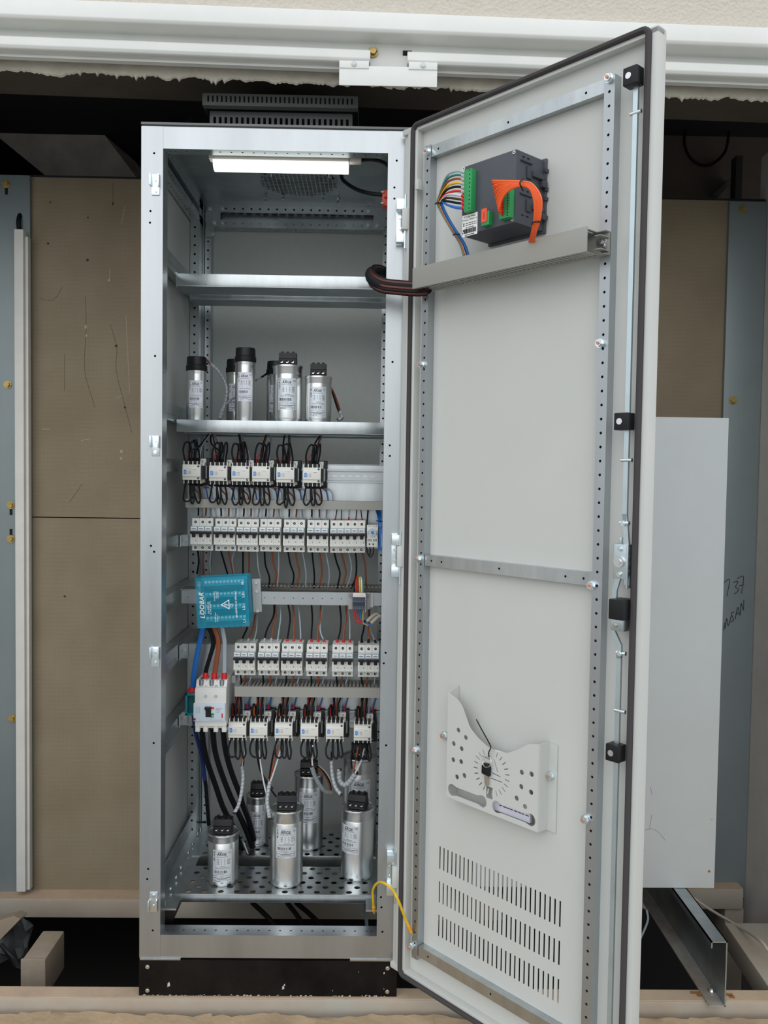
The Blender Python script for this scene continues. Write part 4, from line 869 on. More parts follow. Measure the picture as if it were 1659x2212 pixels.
MIDW = [['k', (620, 560), (600, 605), (575, 655)], ['b', (676, 470), (655, 575), (622, 655)], ['g', (690, 470), (682, 580), (665, 655)], ['k', (805, 395), (800, 480), (757, 570), (735, 655)], ['b', (812, 395), (815, 480), (797, 570), (783, 655)], ['g', (843, 395), (850, 480), (838, 580), (828, 655)],
        ['k', (900, 395), (915, 490), (905, 580), (892, 660)], ['b', (930, 395), (942, 480), (942, 580), (938, 660)], ['g', (968, 395), (980, 490), (986, 580), (988, 660)], ['k', (1062, 398), (1068, 500), (1062, 600), (1062, 660)], ['b', (1126, 398), (1122, 500), (1104, 590), (1108, 660)], ['g', (1143, 398), (1124, 510), (1124, 590), (1152, 660)],
        ['k', (1256, 400), (1265, 500), (1258, 590), (1238, 662)], ['b', (1298, 400), (1301, 500), (1285, 590), (1282, 662)], ['g', (1316, 400), (1326, 520), (1326, 590), (1326, 662)], ['k', (1430, 510), (1422, 570), (1410, 620), (1408, 662)], ['b', (1458, 440), (1456, 550), (1455, 662)], ['g', (1450, 480), (1468, 570), (1486, 620), (1504, 664)]]
for i, L_ in enumerate(MIDW):
    c_ = CC[L_[0]]; g_ = i//3; tp = {0: grf, 1: grf, 5: black_plastic}.get(g_, red_p)
    wire(c_, [c4(p) for p in L_[1:]], .0023 if c_ != 'grey' else .0019, '%s wire entering the top of the %s breaker of the lower row' % (c_, ORD[g_]), 'wires above the lower breakers', .285, .235, tip2=tp)
BOT = [((572, 885), (577, 970)), ((607, 885), (597, 970)), ((650, 887), (622, 970)), ((727, 887), (724, 975)), ((780, 887), (778, 975)), ((828, 887), (803, 975)), ((890, 888), (878, 978)), ((938, 888), (930, 978)), ((980, 890), (952, 980)), ((1060, 890), (1058, 980)), ((1110, 890), (1108, 982)), ((1150, 892), (1128, 985)), ((1232, 892), (1237, 985)), ((1272, 892), (1263, 985)), ((1316, 893), (1282, 988)), ((1403, 893), (1413, 988)), ((1448, 896), (1436, 990)), ((1500, 898), (1489, 993))]
for i, (a, b) in enumerate(BOT): c_ = C3[i % 3]; m_ = ((a[0]+b[0])/2+(3 if i % 3 == 0 else 0), (a[1]+b[1])/2); wire(c_, [c4(a)+(.235,), c4(m_)+(.235,), c4(b)+(.245,)], .0023 if i % 3 < 2 else .0019, '%s wire below the %s breaker of the lower row' % (c_, ORD[i//3]), 'wires below the lower breakers')
# thermostat leads and blue bundle
wire('black', [(796, 1096, .25), (794, 1125, .21), (791, 1165, .2), (794, 1192, .2), (798, 1199, .2), (800, 1192, .205), (799, 1180, .21)], .0014, 'black lead looping under the thermostat on its left', 'thermostat leads')
wire('black', [(795, 1096, .26), (792, 1140, .215), (792, 1185, .21), (799, 1203, .205), (806, 1195, .205), (807, 1180, .21)], .0014, 'longer black lead looping under the thermostat to its right terminal', 'thermostat leads')
for i in range(4): wire('blue', [(812+3*i, 1100, .25), (816+2.2*i, 1115, .23), (818+1.4*i, 1128, .215), (819+1.6*i, 1145, .21), (820+1.4*i, 1158, .22)], .0016, 'blue wire of the bundle above the blue relay, %s from the left' % ORD[i], 'blue wires right of the thermostat')
single('cable_tie', MB().tube([at(813, 1125, .212), at(820, 1126, .208), at(826, 1126, .212)], .0013, 6), black_plastic, 'black cable tie around the blue wires by the thermostat', 'cable tie')

# ================================================================== CONTACTORS
def contactor_meshes():
    m = []; CWd, CH = .0447, .0385
    pf = [(.030, 0), (.0015, 0), (.0015, .0075), (0, .0085), (0, .030), (.0015, .0315), (.0015, CH), (.030, CH)]
    m.append(('cap', MB().prism([(0, y, z) for y, z in pf], (CWd, 0, 0)).mesh('cap', cont_white, .0006)))
    m.append(('cap_groove', MB().box(0, CWd, -.0002, .002, .0078, .0084).mesh('cap_groove', mat('groove_grey', (.38, .37, .34), .6))))
    m.append(('logo_label', MB().box(.0036, .0094, -.0005, 0, .0142, .0250).mesh('logo_label', blue_label)))
    mb = MB().box(.0058, .0062, -.0008, -.0004, .017, .0225); mb.box(.0068, .0072, -.0008, -.0004, .0165, .0225); m.append(('logo_mark', mb.mesh('logo_mark', ink_white)))
    mb = MB()
    for z in (.0170, .0215): mb.box(.0100, .0130, -.0004, 0, z, z+.0006); mb.box(.0100, .0128, -.0004, 0, z-.0016, z-.0010)
    m.append(('small_print', mb.mesh('small_print', blue_label))); mb = MB()
    for i in range(2):
        for k in range(3): mb.box(.0158+.003*i, .0170+.003*i, -.0004, 0, .0150+.0032*k, .0163+.0032*k)
    m.append(('indicator_holes', mb.mesh('indicator_holes', mat('dark_green', (.03, .06, .025), .6))))
    m.append(('type_label', MB().box(.0245, .037, -.0004, 0, .0245, .0285).mesh('type_label', paper))); m.append(('type_print', MB().box(.0255, .0355, -.0006, -.0003, .0260, .0268).mesh('type_print', ink_soft)))
    mb = MB()
    for z in (.0345, .0045): m.append(('cap_screw', MB().cyl((.0395, .0016, z), (.0395, .0008, z), .0027, 10).mesh('cap_screw', dark_hole)))
    for z in (.0345, .0045): mb.box(.0388, .0412, .0003, .0009, z-.0004, z+.0012)
    m.append(('screw_glint', mb.mesh('screw_glint', galv_dull)))
    # pale terminal block with pole fins
    mb = MB().box(.0015, CWd+.004, .030, .062, -.0065, .0445)
    m.append(('terminal_block', mb.mesh('terminal_block', cont_white, .0006)))
    for z0, z1 in ((.0385, .047), (-.009, .0005)):
        for u in (.0005, .0115, .0225, .0335, .0425): m.append(('pole_fin', MB().box(u, u+.0022, .010, .036, z0, z1).mesh('pole_fin', cont_white)))
        for u in (.0040, .0150, .0260, .0365): m.append(('terminal_recess', MB().box(u, u+.0065, .012, .0365, z0+.001, z1+(.0004 if z0 > 0 else -.001)).mesh('terminal_recess', black_plastic)))
    m.append(('coil_body', MB().box(.0005, CWd+.0115, .062, .082, -.014, .055).mesh('coil_body', black_plastic, .001)))
    m.append(('side_cover', MB().box(CWd+.0005, CWd+.0055, .010, .045, .002, .036).mesh('side_cover', black_plastic)))
    mb = MB().box(.033, CWd+.004, .050, .0705, .044, .0545); mb.box(.0295, .032, .05, .0705, .044, .0545); m.append(('coil_terminal', mb.mesh('coil_terminal', cont_white, .0005)))
    mb = MB().box(.004, .043, .0705, .0745, .056, .0605); m.append(('coil_band', mb.mesh('coil_band', WC['blue'])))
    mb = MB().cyl((.0415, .0498, .049), (.0415, .0488, .049), .0026, 10); m.append(('coil_screw', mb.mesh('coil_screw', galv_dull)))
    mb = MB().box(CWd+.0045, CWd+.0085, .040, .062, .004, .036); m.append(('auxiliary_block', mb.mesh('auxiliary_block', galv_dull)))
    m.append(('back_plate', MB().box(.0005, CWd+.0125, .082, .0875, -.016, .057).mesh('back_plate', black_plastic)))
    return m
CM = contactor_meshes()
CY = .192
def contactor(px, py, label, group):
    """px, py: lower left corner of the pale cap"""
    c = at(px, py, CY); t = thing('contactor', label, 'contactor', c, group=group)
    for nm, me in CM:
        if nm == 'coil_band' and group == 'upper contactors': continue
        o = bpy.data.objects.new(nm, me); COL.objects.link(o); o.parent = t
    return c
CU = [(393.9, 1036.4), (451.4, 1038.7), (499.5, 1039.6), (544.3, 1040.2), (596.6, 1042), (654, 1042.9)]
CL = [(492.9, 1594), (539, 1594.8), (593, 1595), (649, 1596.7), (703.9, 1596.9), (764, 1600)]
for i, (px, py) in enumerate(CU): contactor(px, py, 'white-capped contactor, %s from the left in the upper row' % ORD[i], 'upper contactors')
for i, (px, py) in enumerate(CL): contactor(px, py, 'white-capped contactor, %s from the left in the lower row' % ORD[i], 'lower contactors')
xx = at(803, 1600, .24); single('auxiliary_contact', MB().box(xx.x, xx.x+.013, .225, YP-.004, xx.z+.002, xx.z+.05), black_plastic, 'black auxiliary contact beside the rightmost lower contactor', 'contact', bevel=.001)
rw = random.Random(11)
R3 = ['left', 'middle', 'right']
# stiff black loops above and below the upper contactors
LT = [[[(0, 0), (-5, -25), (-2, -42), (5, -46), (10, -38), (8, -18), (8, -1)], [(12, 0), (13, -25), (10, -42), (15, -47), (21, -42), (18, -22), (17, -1)], [(20, 0), (22, -25), (20, -44), (23, -48), (27, -32), (30, -15), (29, 0)]],
      [[(0, 0), (0, -25), (5, -42), (11, -45), (17, -40), (15, -22), (10, -1)], [(12, 0), (14, -25), (17, -43), (21, -46), (24, -36), (20, -18), (19, -1)], [(22, 0), (24, -20), (27, -42), (31, -47), (31, -30), (28, -12), (27, 0)]]]
LB = [[(0, 0), (-4, 24), (-6, 40), (0, 47), (8, 40), (12, 22), (9, 0)], [(9, 0), (9, 25), (11, 44), (14, 50), (17, 42), (18, 22), (16, 0)], [(17, 0), (18, 25), (22, 42), (28, 47), (32, 36), (30, 18), (26, 0)]]
LBL = [[(0, 0), (-6, 18), (-5, 34), (3, 41), (9, 34), (10, 16), (8, 0)], [(9, 0), (7, 18), (9, 35), (14, 42), (18, 34), (18, 16), (16, 0)], [(18, 0), (20, 18), (23, 36), (27, 41), (30, 30), (28, 14), (26, 0)]]
for i, (px, py) in enumerate(CU):
    tp = LT[i % 2]
    for j in range(3):
        jx = rw.uniform(-2, 2); wire('black', [(px+7+p[0]+jx*(k/6), py-36+p[1]*rw.uniform(.95, 1.04), .218-.006*math.sin(k/6*3.14)+(0 if k < 4 else .012)) for k, p in enumerate(tp[j])], .0023, 'stiff black loop above the %s upper contactor, %s of its three' % (ORD[i], R3[j]), 'wire loops above the upper contactors')
        jx = rw.uniform(-2, 2); wire('black', [(px+8+p[0]+jx*(k/6), py+3+p[1]*rw.uniform(.92, 1.04), .212-.030*math.sin(k/6*3.14)) for k, p in enumerate(LB[j])], .0023, 'stiff black loop below the %s upper contactor, %s of its three' % (ORD[i], R3[j]), 'wire loops below the upper contactors')
    wire('blue', [(px+48, py+13, .262), (px+52, py+22, .255), (px+56, py+45, .25)], .0019, 'blue wire with red ferrule below the %s upper contactor' % ORD[i], 'blue control wires', tip=red_p)
    wire('grey', [(px+44, py+14, .262), (px+56, py+14, .25), (px+64, py+24, .245), (px+65, py+45, .25)], .0020, 'grey wire curving beside the %s upper contactor\'s blue wire' % ORD[i], 'grey wires below the upper contactors')
    wire('brown', [(px+24, py+6, .25), (px+27, py+20, .25), (px+36, py+30, .25), (px+38, py+45, .25)], .0020, 'brown wire behind the loops below the %s upper contactor' % ORD[i], 'brown wires below the upper contactors')
    wire('black', [(px+14, py+6, .255), (px+18, py+18, .25), (px+22, py+45, .25)], .0020, 'black wire into the duct below the %s upper contactor' % ORD[i], 'black wires below the upper contactors')
    wire('red', [(px+14, py-34, .245), (px+10, py-48, .24), (px+18, py-60, .24), (px+24, py-58, .245), (px+26, py-36, .25)], .0013, 'thin red link wire above the %s upper contactor' % ORD[i], 'thin red links above the upper contactors')
def c3(p): return (380+p[0]/3.456, 920+p[1]/3.456)
FEED = [[('black', (265, 30), (210, 110), (150, 190), (140, 290)), ('white', (285, 30), (200, 140), (175, 270))], [('black', (262, 40), (265, 130), (320, 190), (330, 290)), ('dark brown', (270, 40), (290, 140), (312, 290)), ('grey', (280, 45), (340, 200), (375, 275))], [('black', (465, 40), (480, 130), (500, 280)), ('dark brown', (470, 40), (495, 160), (512, 280)), ('grey', (475, 45), (530, 160), (560, 275))],
        [('black', (680, 45), (642, 170), (630, 290)), ('brown', (685, 45), (655, 160), (655, 290)), ('grey', (700, 45), (712, 140), (690, 270))], [('black', (815, 50), (800, 150), (800, 290)), ('dark brown', (845, 50), (842, 140), (840, 290)), ('grey', (850, 50), (862, 200), (855, 280))], [('black', (1090, 55), (1030, 150), (1010, 305)), ('brown', (1092, 55), (1060, 140), (1018, 300)), ('white', (1096, 60), (1062, 200), (1050, 305))]]
for i, fs in enumerate(FEED):
    for c_, *ps_ in fs: wire(c_, [c3(p) for p in ps_], .0021 if c_ != 'white' else .0016, '%s wire from the shelf down to the %s upper contactor' % (c_, ORD[i]), 'capacitor leads above the upper contactors', .33, .245)
for i, (px, py) in enumerate(CL):
    for j in range(3):
        x0 = px+5+9*j; jx = rw.uniform(-1.5, 1.5)
        pts_ = [(x0+3, py-34, .212), (x0+2, py-52, .206), (x0+3+jx, py-66, .205), (x0+6+jx, py-74, .212), (x0+8, py-66, .225), (x0+9, py-50, .24), (x0+8, py-40, .25)] if j == 0 else [(x0+3, py-33, .212), (x0+2+jx*.5, py-50, .208), (x0+4-jx, py-70, .212), (x0+6+3*jx, py-92, .228)]
        wire('black', pts_, .0023, ('stiff black loop above the %s lower contactor' % ORD[i]) if j == 0 else 'stiff black wire rising from the %s lower contactor, %s one' % (ORD[i], R3[j]), 'wires above the lower contactors')
        if i == 5 and j == 2: pass
        jx = rw.uniform(-2, 2); wire('black', [(px+7+p[0]+jx*(k/6), py+p[1]*rw.uniform(.95, 1.1), .212-.025*math.sin(k/6*3.14)) for k, p in enumerate(LBL[j])], .0023, 'stiff black loop below the %s lower contactor, %s of its three' % (ORD[i], R3[j]), 'wire loops below the lower contactors')
    wire('blue', [(px+41, py-67, .258), (px+44, py-76, .255), (px+48, py-92, .25)], .0019, 'blue wire with red ferrule above the %s lower contactor' % ORD[i], 'blue control wires above the lower contactors', tip=red_p)
    wire(['red', 'orange', 'orange', 'red', 'red', 'brown'][i], [(px+11, py-42, .245), (px+10, py-62, .235), (px+16, py-78, .235), (px+20, py-92, .24)], .0017, 'red or orange wire rising from the %s lower contactor into the duct' % ORD[i], 'coloured wires above the lower contactors')
    wire('brown', [(px+22, py-46, .25), (px+23, py-68, .24), (px+26, py-92, .245)], .0020, 'brown wire rising from the %s lower contactor into the duct' % ORD[i], 'brown wires above the lower contactors')
    wire('grey', [(px+32, py-48, .252), (px+33, py-70, .245), (px+35, py-92, .245)], .0019, 'grey wire rising from the %s lower contactor into the duct' % ORD[i], 'grey wires above the lower contactors')
    wire('black', [(px+15, py-44, .248), (px+16, py-66, .24), (px+17, py-92, .245)], .0021, 'black wire rising from the %s lower contactor into the duct' % ORD[i], 'black wires above the lower contactors')

# ================================================================== TEAL DISTRIBUTION BLOCK
YF, YB = .150, .228
tl, tr_, bl, br = at(425.9, 1244.5, YF), at(540.2, 1245.4, YF), at(418.7, 1355.8, YF), at(535.4, 1358.3, YF)
cx = (tl+tr_+bl+br)/4; tilt = math.atan2(bl.x-tl.x, tl.z-bl.z)      # slightly rotated on its rail
hw, hh_ = .0645, .0625
lb = thing('distribution_block', 'distribution block with clear teal cover on the wide rail', 'distribution block', (cx.x, YB, cx.z-hh_))
LR = Matrix.Translation((cx.x, 0, cx.z)) @ Matrix.Rotation(tilt, 4, 'Y')
def lp(name, mb, m, par=lb, bevel=0, label=None):
    mb.v = [LR @ v for v in mb.v]; return part(name, mb, m, par, bevel=bevel, label=label)
mb = MB().box(-hw, hw, YF, YF+.0016, -hh_, hh_); mb.box(-hw, -hw+.0016, YF, YB-.004, -hh_, hh_); mb.box(hw-.0016, hw, YF, YB-.004, -hh_, hh_); mb.box(-hw, hw, YF, YB-.030, hh_-.0016, hh_); mb.box(-hw, hw, YF, YB-.03, -hh_, -hh_+.0016)
cov = lp('cover', mb, teal_clear, bevel=.0006, label='clear teal plastic cover')
lp('base_tray', MB().box(-hw+.002, hw-.002, YB-.004, YB, -hh_+.002, hh_-.002), mat('teal_dark', (.012, .26, .38), .5))
for s_, x0, x1 in ((1, hw, hw+.022), (-1, -hw-.010, -hw)):
    e = lp('mounting_ear', MB().box(x0, x1, YB-.004, YB, -.040, .046), mat('grey_clear', (.42, .44, .44), .3), bevel=.002)
    mb = MB()
    for z in (-.036, .014, .036):
        mb.cyl((x0+(x1-x0)*.5, YB-.004, z), (x0+(x1-x0)*.5, YB-.0075, z), .0042, 10)
    lp('screw', mb, steel)
for k, z in enumerate((-.046, -.016, .014, .044)):
    lp('bus_bar', MB().box(-hw+.014, hw-.014, .190, .205, z-.007, z+.007), mat('teal_bar', (.03, .42, .56), .3, .2)); mb = MB()
    for i in range(11): mb.cyl((-hw+.020+i*.0092, .190, z+.003), (-hw+.020+i*.0092, .184, z+.003), .0034, 8)
    lp('clamp_screws', mb, mat('clamp_silver', (.75, .85, .88), .2, .9)); mb = MB().box(-hw+.016, hw-.018, .178, .206, z-.0175, z-.0085); lp('wire_slots', mb, dark_hole)
mb = MB().box(-hw+.074, -hw+.080, .180, .186, -.060, -.054); lp('green_wire_end', mb, WC['green'])
pr_ = MB()
def lt(s_, x, z, size, rot=90, **k):
    R = Matrix.Rotation(math.radians(rot), 2)
    pr_.add(text(s_, size, **k), lambda v: (x+(R @ Vector((v.x, v.y)))[0], YF-.0008, z+(R @ Vector((v.x, v.y)))[1]))
lt('LOOBAR', -.0495, -.006, .0150, bold=.022, shear=.25, space=1.12); lt('®', -.0555, .0265, .005); lt('DISTRIBUTION TERMINAL BLOCK', -.0418, -.006, .0029); lt('LB-4200.160', -.0345, -.012, .0058); lt('Ie 160 A-40°C', -.0295, -.012, .0056)
lt('Girişler Input', -.0185, .016, .0045); lt('2x35 mm²', -.0137, .019, .0045); lt('1x50 mm²', -.0092, .019, .0045); lt('Girişler Input', -.0185, -.036, .0045); lt('2x25 mm²', -.0137, -.038, .0045)
lt('EN 60947-7-1 Ui 690 VAC', .0340, -.006, .0060, bold=.015); lt('CE', .0225, -.009, .0082)
for s_, z in (('L1', -.048), ('L2', -.0165), ('L3', .0145), ('N', .045)): lt(s_, .0525, z, .0088, bold=.02, space=1.2)
def ring(P, w_):
    c = sum((Vector(p) for p in P), Vector((0, 0)))/len(P); I = [c+(Vector(p)-c)*(1-w_) for p in P]; n = len(P)
    for i in range(n): j = (i+1) % n; pr_.poly([(P[i][0], YF-.0008, P[i][1]), (P[j][0], YF-.0008, P[j][1]), (I[j].x, YF-.0008, I[j].y), (I[i].x, YF-.0008, I[i].y)])
ring([(-.0045, -.006), (.0175, .0065), (.0175, -.0185)], .27)
for (u0, v0), (u1, v1) in (((.0035, -.0030), (.0095, -.0078)), ((.0095, -.0078), (.0085, -.0040)), ((.0085, -.0040), (.0145, -.0088))):
    d_ = Vector((u1-u0, v1-v0)).normalized(); n_ = Vector((-d_.y, d_.x))*.0006; pr_.poly([(u0+n_.x, YF-.0008, v0+n_.y), (u0-n_.x, YF-.0008, v0-n_.y), (u1-n_.x, YF-.0008, v1-n_.y), (u1+n_.x, YF-.0008, v1+n_.y)])
lp('cover_print', pr_, ink_white, label='white LOOBAR lettering and warning triangle')
mb = MB()
for i in range(9): mb.cyl((-hw+.045+.007*i, .185+.006*(i % 2), -hh_-.004), (-hw+.045+.007*i, .195, -hh_+.006), .0042, 8)
lp('cable_glands', mb, black_plastic)

# ================================================================== MAIN SWITCH (moulded case breaker)
YM = .165
def mx(px, py=1520): return at(px, py, YM).x
def mz(py, px=455): return at(px, py, YM).z
x0, x1 = mx(421), mx(488); zt_, zu, zl1_, zl0_, zb_ = mz(1470), mz(1489), mz(1520), mz(1557.6), mz(1583)
ms = thing('main_switch', 'white three-pole main switch with black handle and pale blue front', 'main switch', ((x0+x1)/2, .22, zb_))
pf = [(YP, zb_+.008), (YM+.012, zb_+.008), (YM+.006, zl0_), (YM+.004, zl0_), (YM+.004, zu+.002), (YM+.012, zu+.004), (YM+.020, zt_-.003), (YM+.045, zt_-.004), (YP, zt_-.004)]
part('case', MB().prism([(x0, y, z) for y, z in pf], (x1-x0, 0, 0)), mccb_white, ms, bevel=.0012)
part('mid_cover', MB().box(x0-.0005, x1+.0005, YM+.001, YM+.02, zl1_, zu), mccb_white, ms, bevel=.001)
part('front_label', MB().box(x0-.003, x1-.001, YM-.004, YM+.01, zl0_, zl1_+.0015), pale_blue, ms, bevel=.0015)
part('lower_cover', MB().box(x0-.0005, x1+.0005, YM+.003, YM+.03, mz(1570), zl0_), mccb_white, ms, bevel=.001)
wd_ = (x1-x0)
for i in range(4):
    u = x0+wd_*(i/3.)-(.0 if i == 0 else .006 if i < 3 else .011); part('terminal_foot', MB().box(u, u+.011, YM+.006, YM+.05, zb_, mz(1570)), mccb_white, ms, bevel=.001)
mb = MB()
for i in range(3): mb.box(x0+.004+wd_*(i/3.), x0+wd_*((i+1)/3.)-.003, YM+.02, YM+.06, zb_+.001, mz(1570)+.001)
part('terminal_recess', mb, dark_hole, ms)
mb = MB()
for i in range(3): c = x0+wd_*(i+.5)/3; mb.cyl((c, YM+.0155, zu+.006), (c, YM+.0165, zu+.020), .0058, 12)
part('clamp_pocket', mb, galv_dull, ms); mb = MB()
for i in range(3): c = x0+wd_*(i+.5)/3; mb.cyl((c, YM+.03, zt_-.008), (c, YM+.028, zt_-.001), .005, 10)
mb.cyl((x0+wd_/3, YM+.011, zu+.005), (x0+wd_/3, YM+.0095, zu+.005), .0022, 8); mb.cyl((x0+wd_*2/3, YM+.011, zu+.005), (x0+wd_*2/3, YM+.0075, zu+.005), .0045, 8); part('clamp_screw', mb, steel, ms)
mb = MB()
for i in (1, 2): mb.box(x0+wd_*i/3-.0006, x0+wd_*i/3+.0006, YM+.018, YM+.05, zu+.010, zt_+.0005)
part('phase_divider', mb, mat('divider_grey', (.35, .35, .33), .6), ms)
mb = MB()
for u in (.34, .67): mb.cyl((x0+wd_*u, YM+.0012, mz(1504)), (x0+wd_*u, YM-.0004, mz(1504)), .0042, 14)
part('cover_screw', mb, steel, ms)
hx0, hx1 = mx(445), mx(456.5); part('handle_frame', MB().box(hx0, hx1+.0004, YM-.0055, YM, mz(1548), mz(1526)), black_plastic, ms); part('handle', MB().box(hx0-.001, hx1+.0005, YM-.016, YM-.004, mz(1530), mz(1525)), black_plastic, ms, bevel=.001)
part('on_mark', MB().box(hx1, mx(463.5), YM-.0048, YM-.003, mz(1531), mz(1526.5)), red_p, ms); part('off_mark', MB().box(hx1, mx(463), YM-.0048, YM-.003, mz(1549.5), mz(1540)), mat('green_mark', (.01, .22, .06), .4), ms)
part('red_mark', MB().box(mx(479.5), mx(482), YM-.0048, YM-.003, mz(1549.5), mz(1540)), red_p, ms); part('trip_button', MB().cyl((mx(421), YM-.004, mz(1553)), (mx(421), YM-.0055, mz(1553)), .0032, 10), mat('dark_red', (.22, .01, .02), .4), ms)
mb = MB(); c = Vector((mx(461), 0, mz(1546.5))); mb.add(text('O', .008), lambda v: (c.x+v.x, YM-.0050, c.z+v.y)); c2 = Vector((mx(461), 0, mz(1529))); mb.add(text('I', .005), lambda v: (c2.x+v.x, YM-.0050, c2.z+v.y)); part('switch_print', mb, ink_white, ms)
mb = MB()
for z in (1529, 1532, 1535, 1538): mb.box(mx(467), mx(482 if z < 1530 else 476), YM-.0045, YM-.0039, mz(z), mz(z-.7))
for px_ in (424, 428, 432): mb.box(mx(px_), mx(px_+.6), YM-.0045, YM-.0039, mz(1540), mz(1526))
mb.box(mx(450), mx(482), YM-.0045, YM-.0039, mz(1554.6), mz(1554)); part('label_print', mb, mat('blue_grey_ink', (.25, .30, .40), .6), ms)
# pale support plate behind the switch and small teal neutral block on its left
t = single('switch_plate', MB().box(mx(427, 1470), at(508, 1470, .25).x, .256, .258, zu-.006, at(460, 1459, .255).z), mat('plate_grey', (.62, .62, .60), .5), 'pale plate behind the main switch', 'plate')
nb = thing('neutral_block', 'small teal neutral terminal block left of the main switch', 'terminal block', (at(408, 1545, .21).x, .23, at(408, 1547, .21).z))
a, b = at(400, 1498, .205), at(420, 1546, .205)
mb = MB().box(a.x, a.x+.0055, .205, YP, b.z, a.z); mb.box(a.x, b.x+.004, .205, YP, a.z-.006, a.z); mb.box(a.x, b.x+.004, .205, YP, b.z, b.z+.006); part('frame', mb, teal_solid, nb, bevel=.001); part('core', MB().box(a.x+.005, b.x+.004, .225, YP, b.z+.005, a.z-.005), mat('teal_core', (.012, .14, .15), .4), nb)
part('top_wedge', MB().prism([(a.x+.003, .205, a.z), (a.x+.003, YP, a.z), (a.x+.003, YP, a.z+.010)], (.02, 0, 0)), galv_dull, nb)

# ================================================================== TERMINAL STRIP
YT = .175
ts = thing('terminal_strip', 'dark blue terminal strip with white markers at the rail\'s right end', 'terminal strip', (at(776, 1320, YT).x, .2, at(776, 1320, YT).z))
a, b = at(762, 1291, YT), at(789, 1319, YT); pitch = (b.x-a.x)/6
for i in range(6):
    u = a.x+pitch*i; part('terminal', MB().prism([(u+.0002, y, z) for y, z in ((.228, a.z-.004), (YT+.012, a.z), (YT, a.z-.006), (YT, a.z-.0125), (YT+.006, a.z-.014), (YT+.006, a.z-.0185), (YT, a.z-.020), (YT, b.z+.002), (YT+.010, b.z), (.228, b.z+.004))], (pitch-.0004, 0, 0)), mat('slate_blue', (.055, .075, .11), .4), ts)
mb = MB()
for i in range(6):
    u = a.x+pitch*(i+.5)
    for z in (a.z-.009, b.z+.006): mb.cyl((u, YT-.0002, z), (u, YT-.0012, z), .0013, 8)
part('terminal_screw', mb, mat('grey_blue', (.22, .26, .30), .35, .6), ts)
part('marker', MB().box(a.x, b.x, YT+.008, YT+.016, a.z, at(776, 1282, YT).z), brk_white, ts, bevel=.0005); part('end_plate', MB().box(b.x, b.x+.001, YT+.002, .228, b.z-.003, a.z+.007), brk_white, ts)
for px0, px1 in ((753, 761.5), (791, 799)):
    q0, q1 = at(px0, 1282, .2), at(px1, 1317, .2); mb = MB().box(q0.x, q1.x, .205, .2295, q1.z, q0.z)
    for i in range(3): mb.box(q0.x, q1.x, .202, .206, q0.z-.003-.0035*i, q0.z-.0015-.0035*i)
    part('end_clamp', mb, mat('clamp_grey', (.40, .38, .38), .5), ts, bevel=.0006)
q0, q1 = at(799, 1283, .215), at(806, 1313, .215); mb = MB().box(q0.x, q1.x, .222, .2295, q1.z, q0.z); screw(mb, ((q0.x+q1.x)/2, .222, (q0.z+q1.z)/2), (0, -1, 0), .003); part('rail_stop', mb, galv, ts)
for c_, x, dx in (('black', 765.5, 2), ('red', 769.5, 0), ('brown', 774, -1), ('yellow', 778, -2), ('white', 782, -2), ('green', 785.5, -3)):
    wire(c_, [(x, 1284, .20), (x-.5, 1268, .20), (x+dx*.6, 1252, .205), (x+dx*1.5, 1247, .225), (x+dx*3, 1258, .25), (x+dx*5, 1270, .275)], .0019, '%s wire above the dark terminal strip' % c_, 'wires above the terminal strip')
for c_, x, pts, wh in (('red', 765, ((767, 1335), (771, 1343), (780, 1346)), 'left of two red ones, '), ('red', 771, ((774, 1335), (780, 1343), (786, 1345)), 'right of two red ones, '), ('blue', 775, ((779, 1335), (786, 1345), (796, 1348)), 'upper of two blue ones, '), ('green', 781, ((781, 1332), (783, 1342), (790, 1348)), ''), ('yellow', 785, ((784, 1335), (785, 1346), (796, 1351)), ''), ('blue', 777, ((782, 1338), (790, 1349), (801, 1349)), 'lower of two blue ones, ')):
    wire(c_, [(x, 1317, .205)]+[(p[0], p[1], .205) for p in pts], .0019, '%s wire, %scurving under the dark terminal strip' % (c_, wh), 'wires below the terminal strip')
for i, (xa_, ya_) in enumerate(((793, 1342), (802, 1346))): 
    wire('beige', [(xa_, ya_, .205), (xa_+9, ya_-9, .205), (xa_+20, ya_-15, .215), (xa_+34, ya_-8, .23)], .0045, '%s beige sheathed cable end below the terminal strip' % ('upper' if i == 0 else 'lower'), 'beige cables by the terminal strip', cat='cable', name='cable', tip=None)
    c = at(xa_, ya_, .205); 
wire('dark brown', [(798, 1312, .24), (797, 1330, .24), (795, 1345, .235)], .0028, 'dark brown wire passing behind the beige cables', 'wires behind the beige cables')

# ================================================================== HEAVY CABLES AROUND THE MAIN SWITCH
def c5(p): return (380+p[0]/3.456, 1360+p[1]/3.456)
wire('blue', [c5((205, -30)), c5((190, 40)), c5((155, 200)), c5((135, 340)), c5((124, 450))], .0068, 'thick bright blue cable from the teal block down to the neutral block', 'heavy cables', .20, .225, cat='cable', name='power_cable', tip2=red_p)
for i, dx in enumerate((0, 16)): wire('black', [c5((235+dx, -20)), c5((262+dx, 40)), c5((272+dx*.9, 110)), c5((250+dx*.7, 200)), c5((222+dx*.8, 290)), c5((212+dx, 345))], .0036, '%s of the two black cables from the teal block to the main switch' % ('left' if i == 0 else 'right'), 'heavy cables', .20, .205, cat='cable', name='power_cable')
wire('brown', [c5((280, -25)), c5((312, 60)), c5((316, 130)), c5((300, 250)), c5((288, 345))], .0062, 'thick brown cable from the teal block to the main switch', 'heavy cables', .20, .2, cat='cable', name='power_cable')
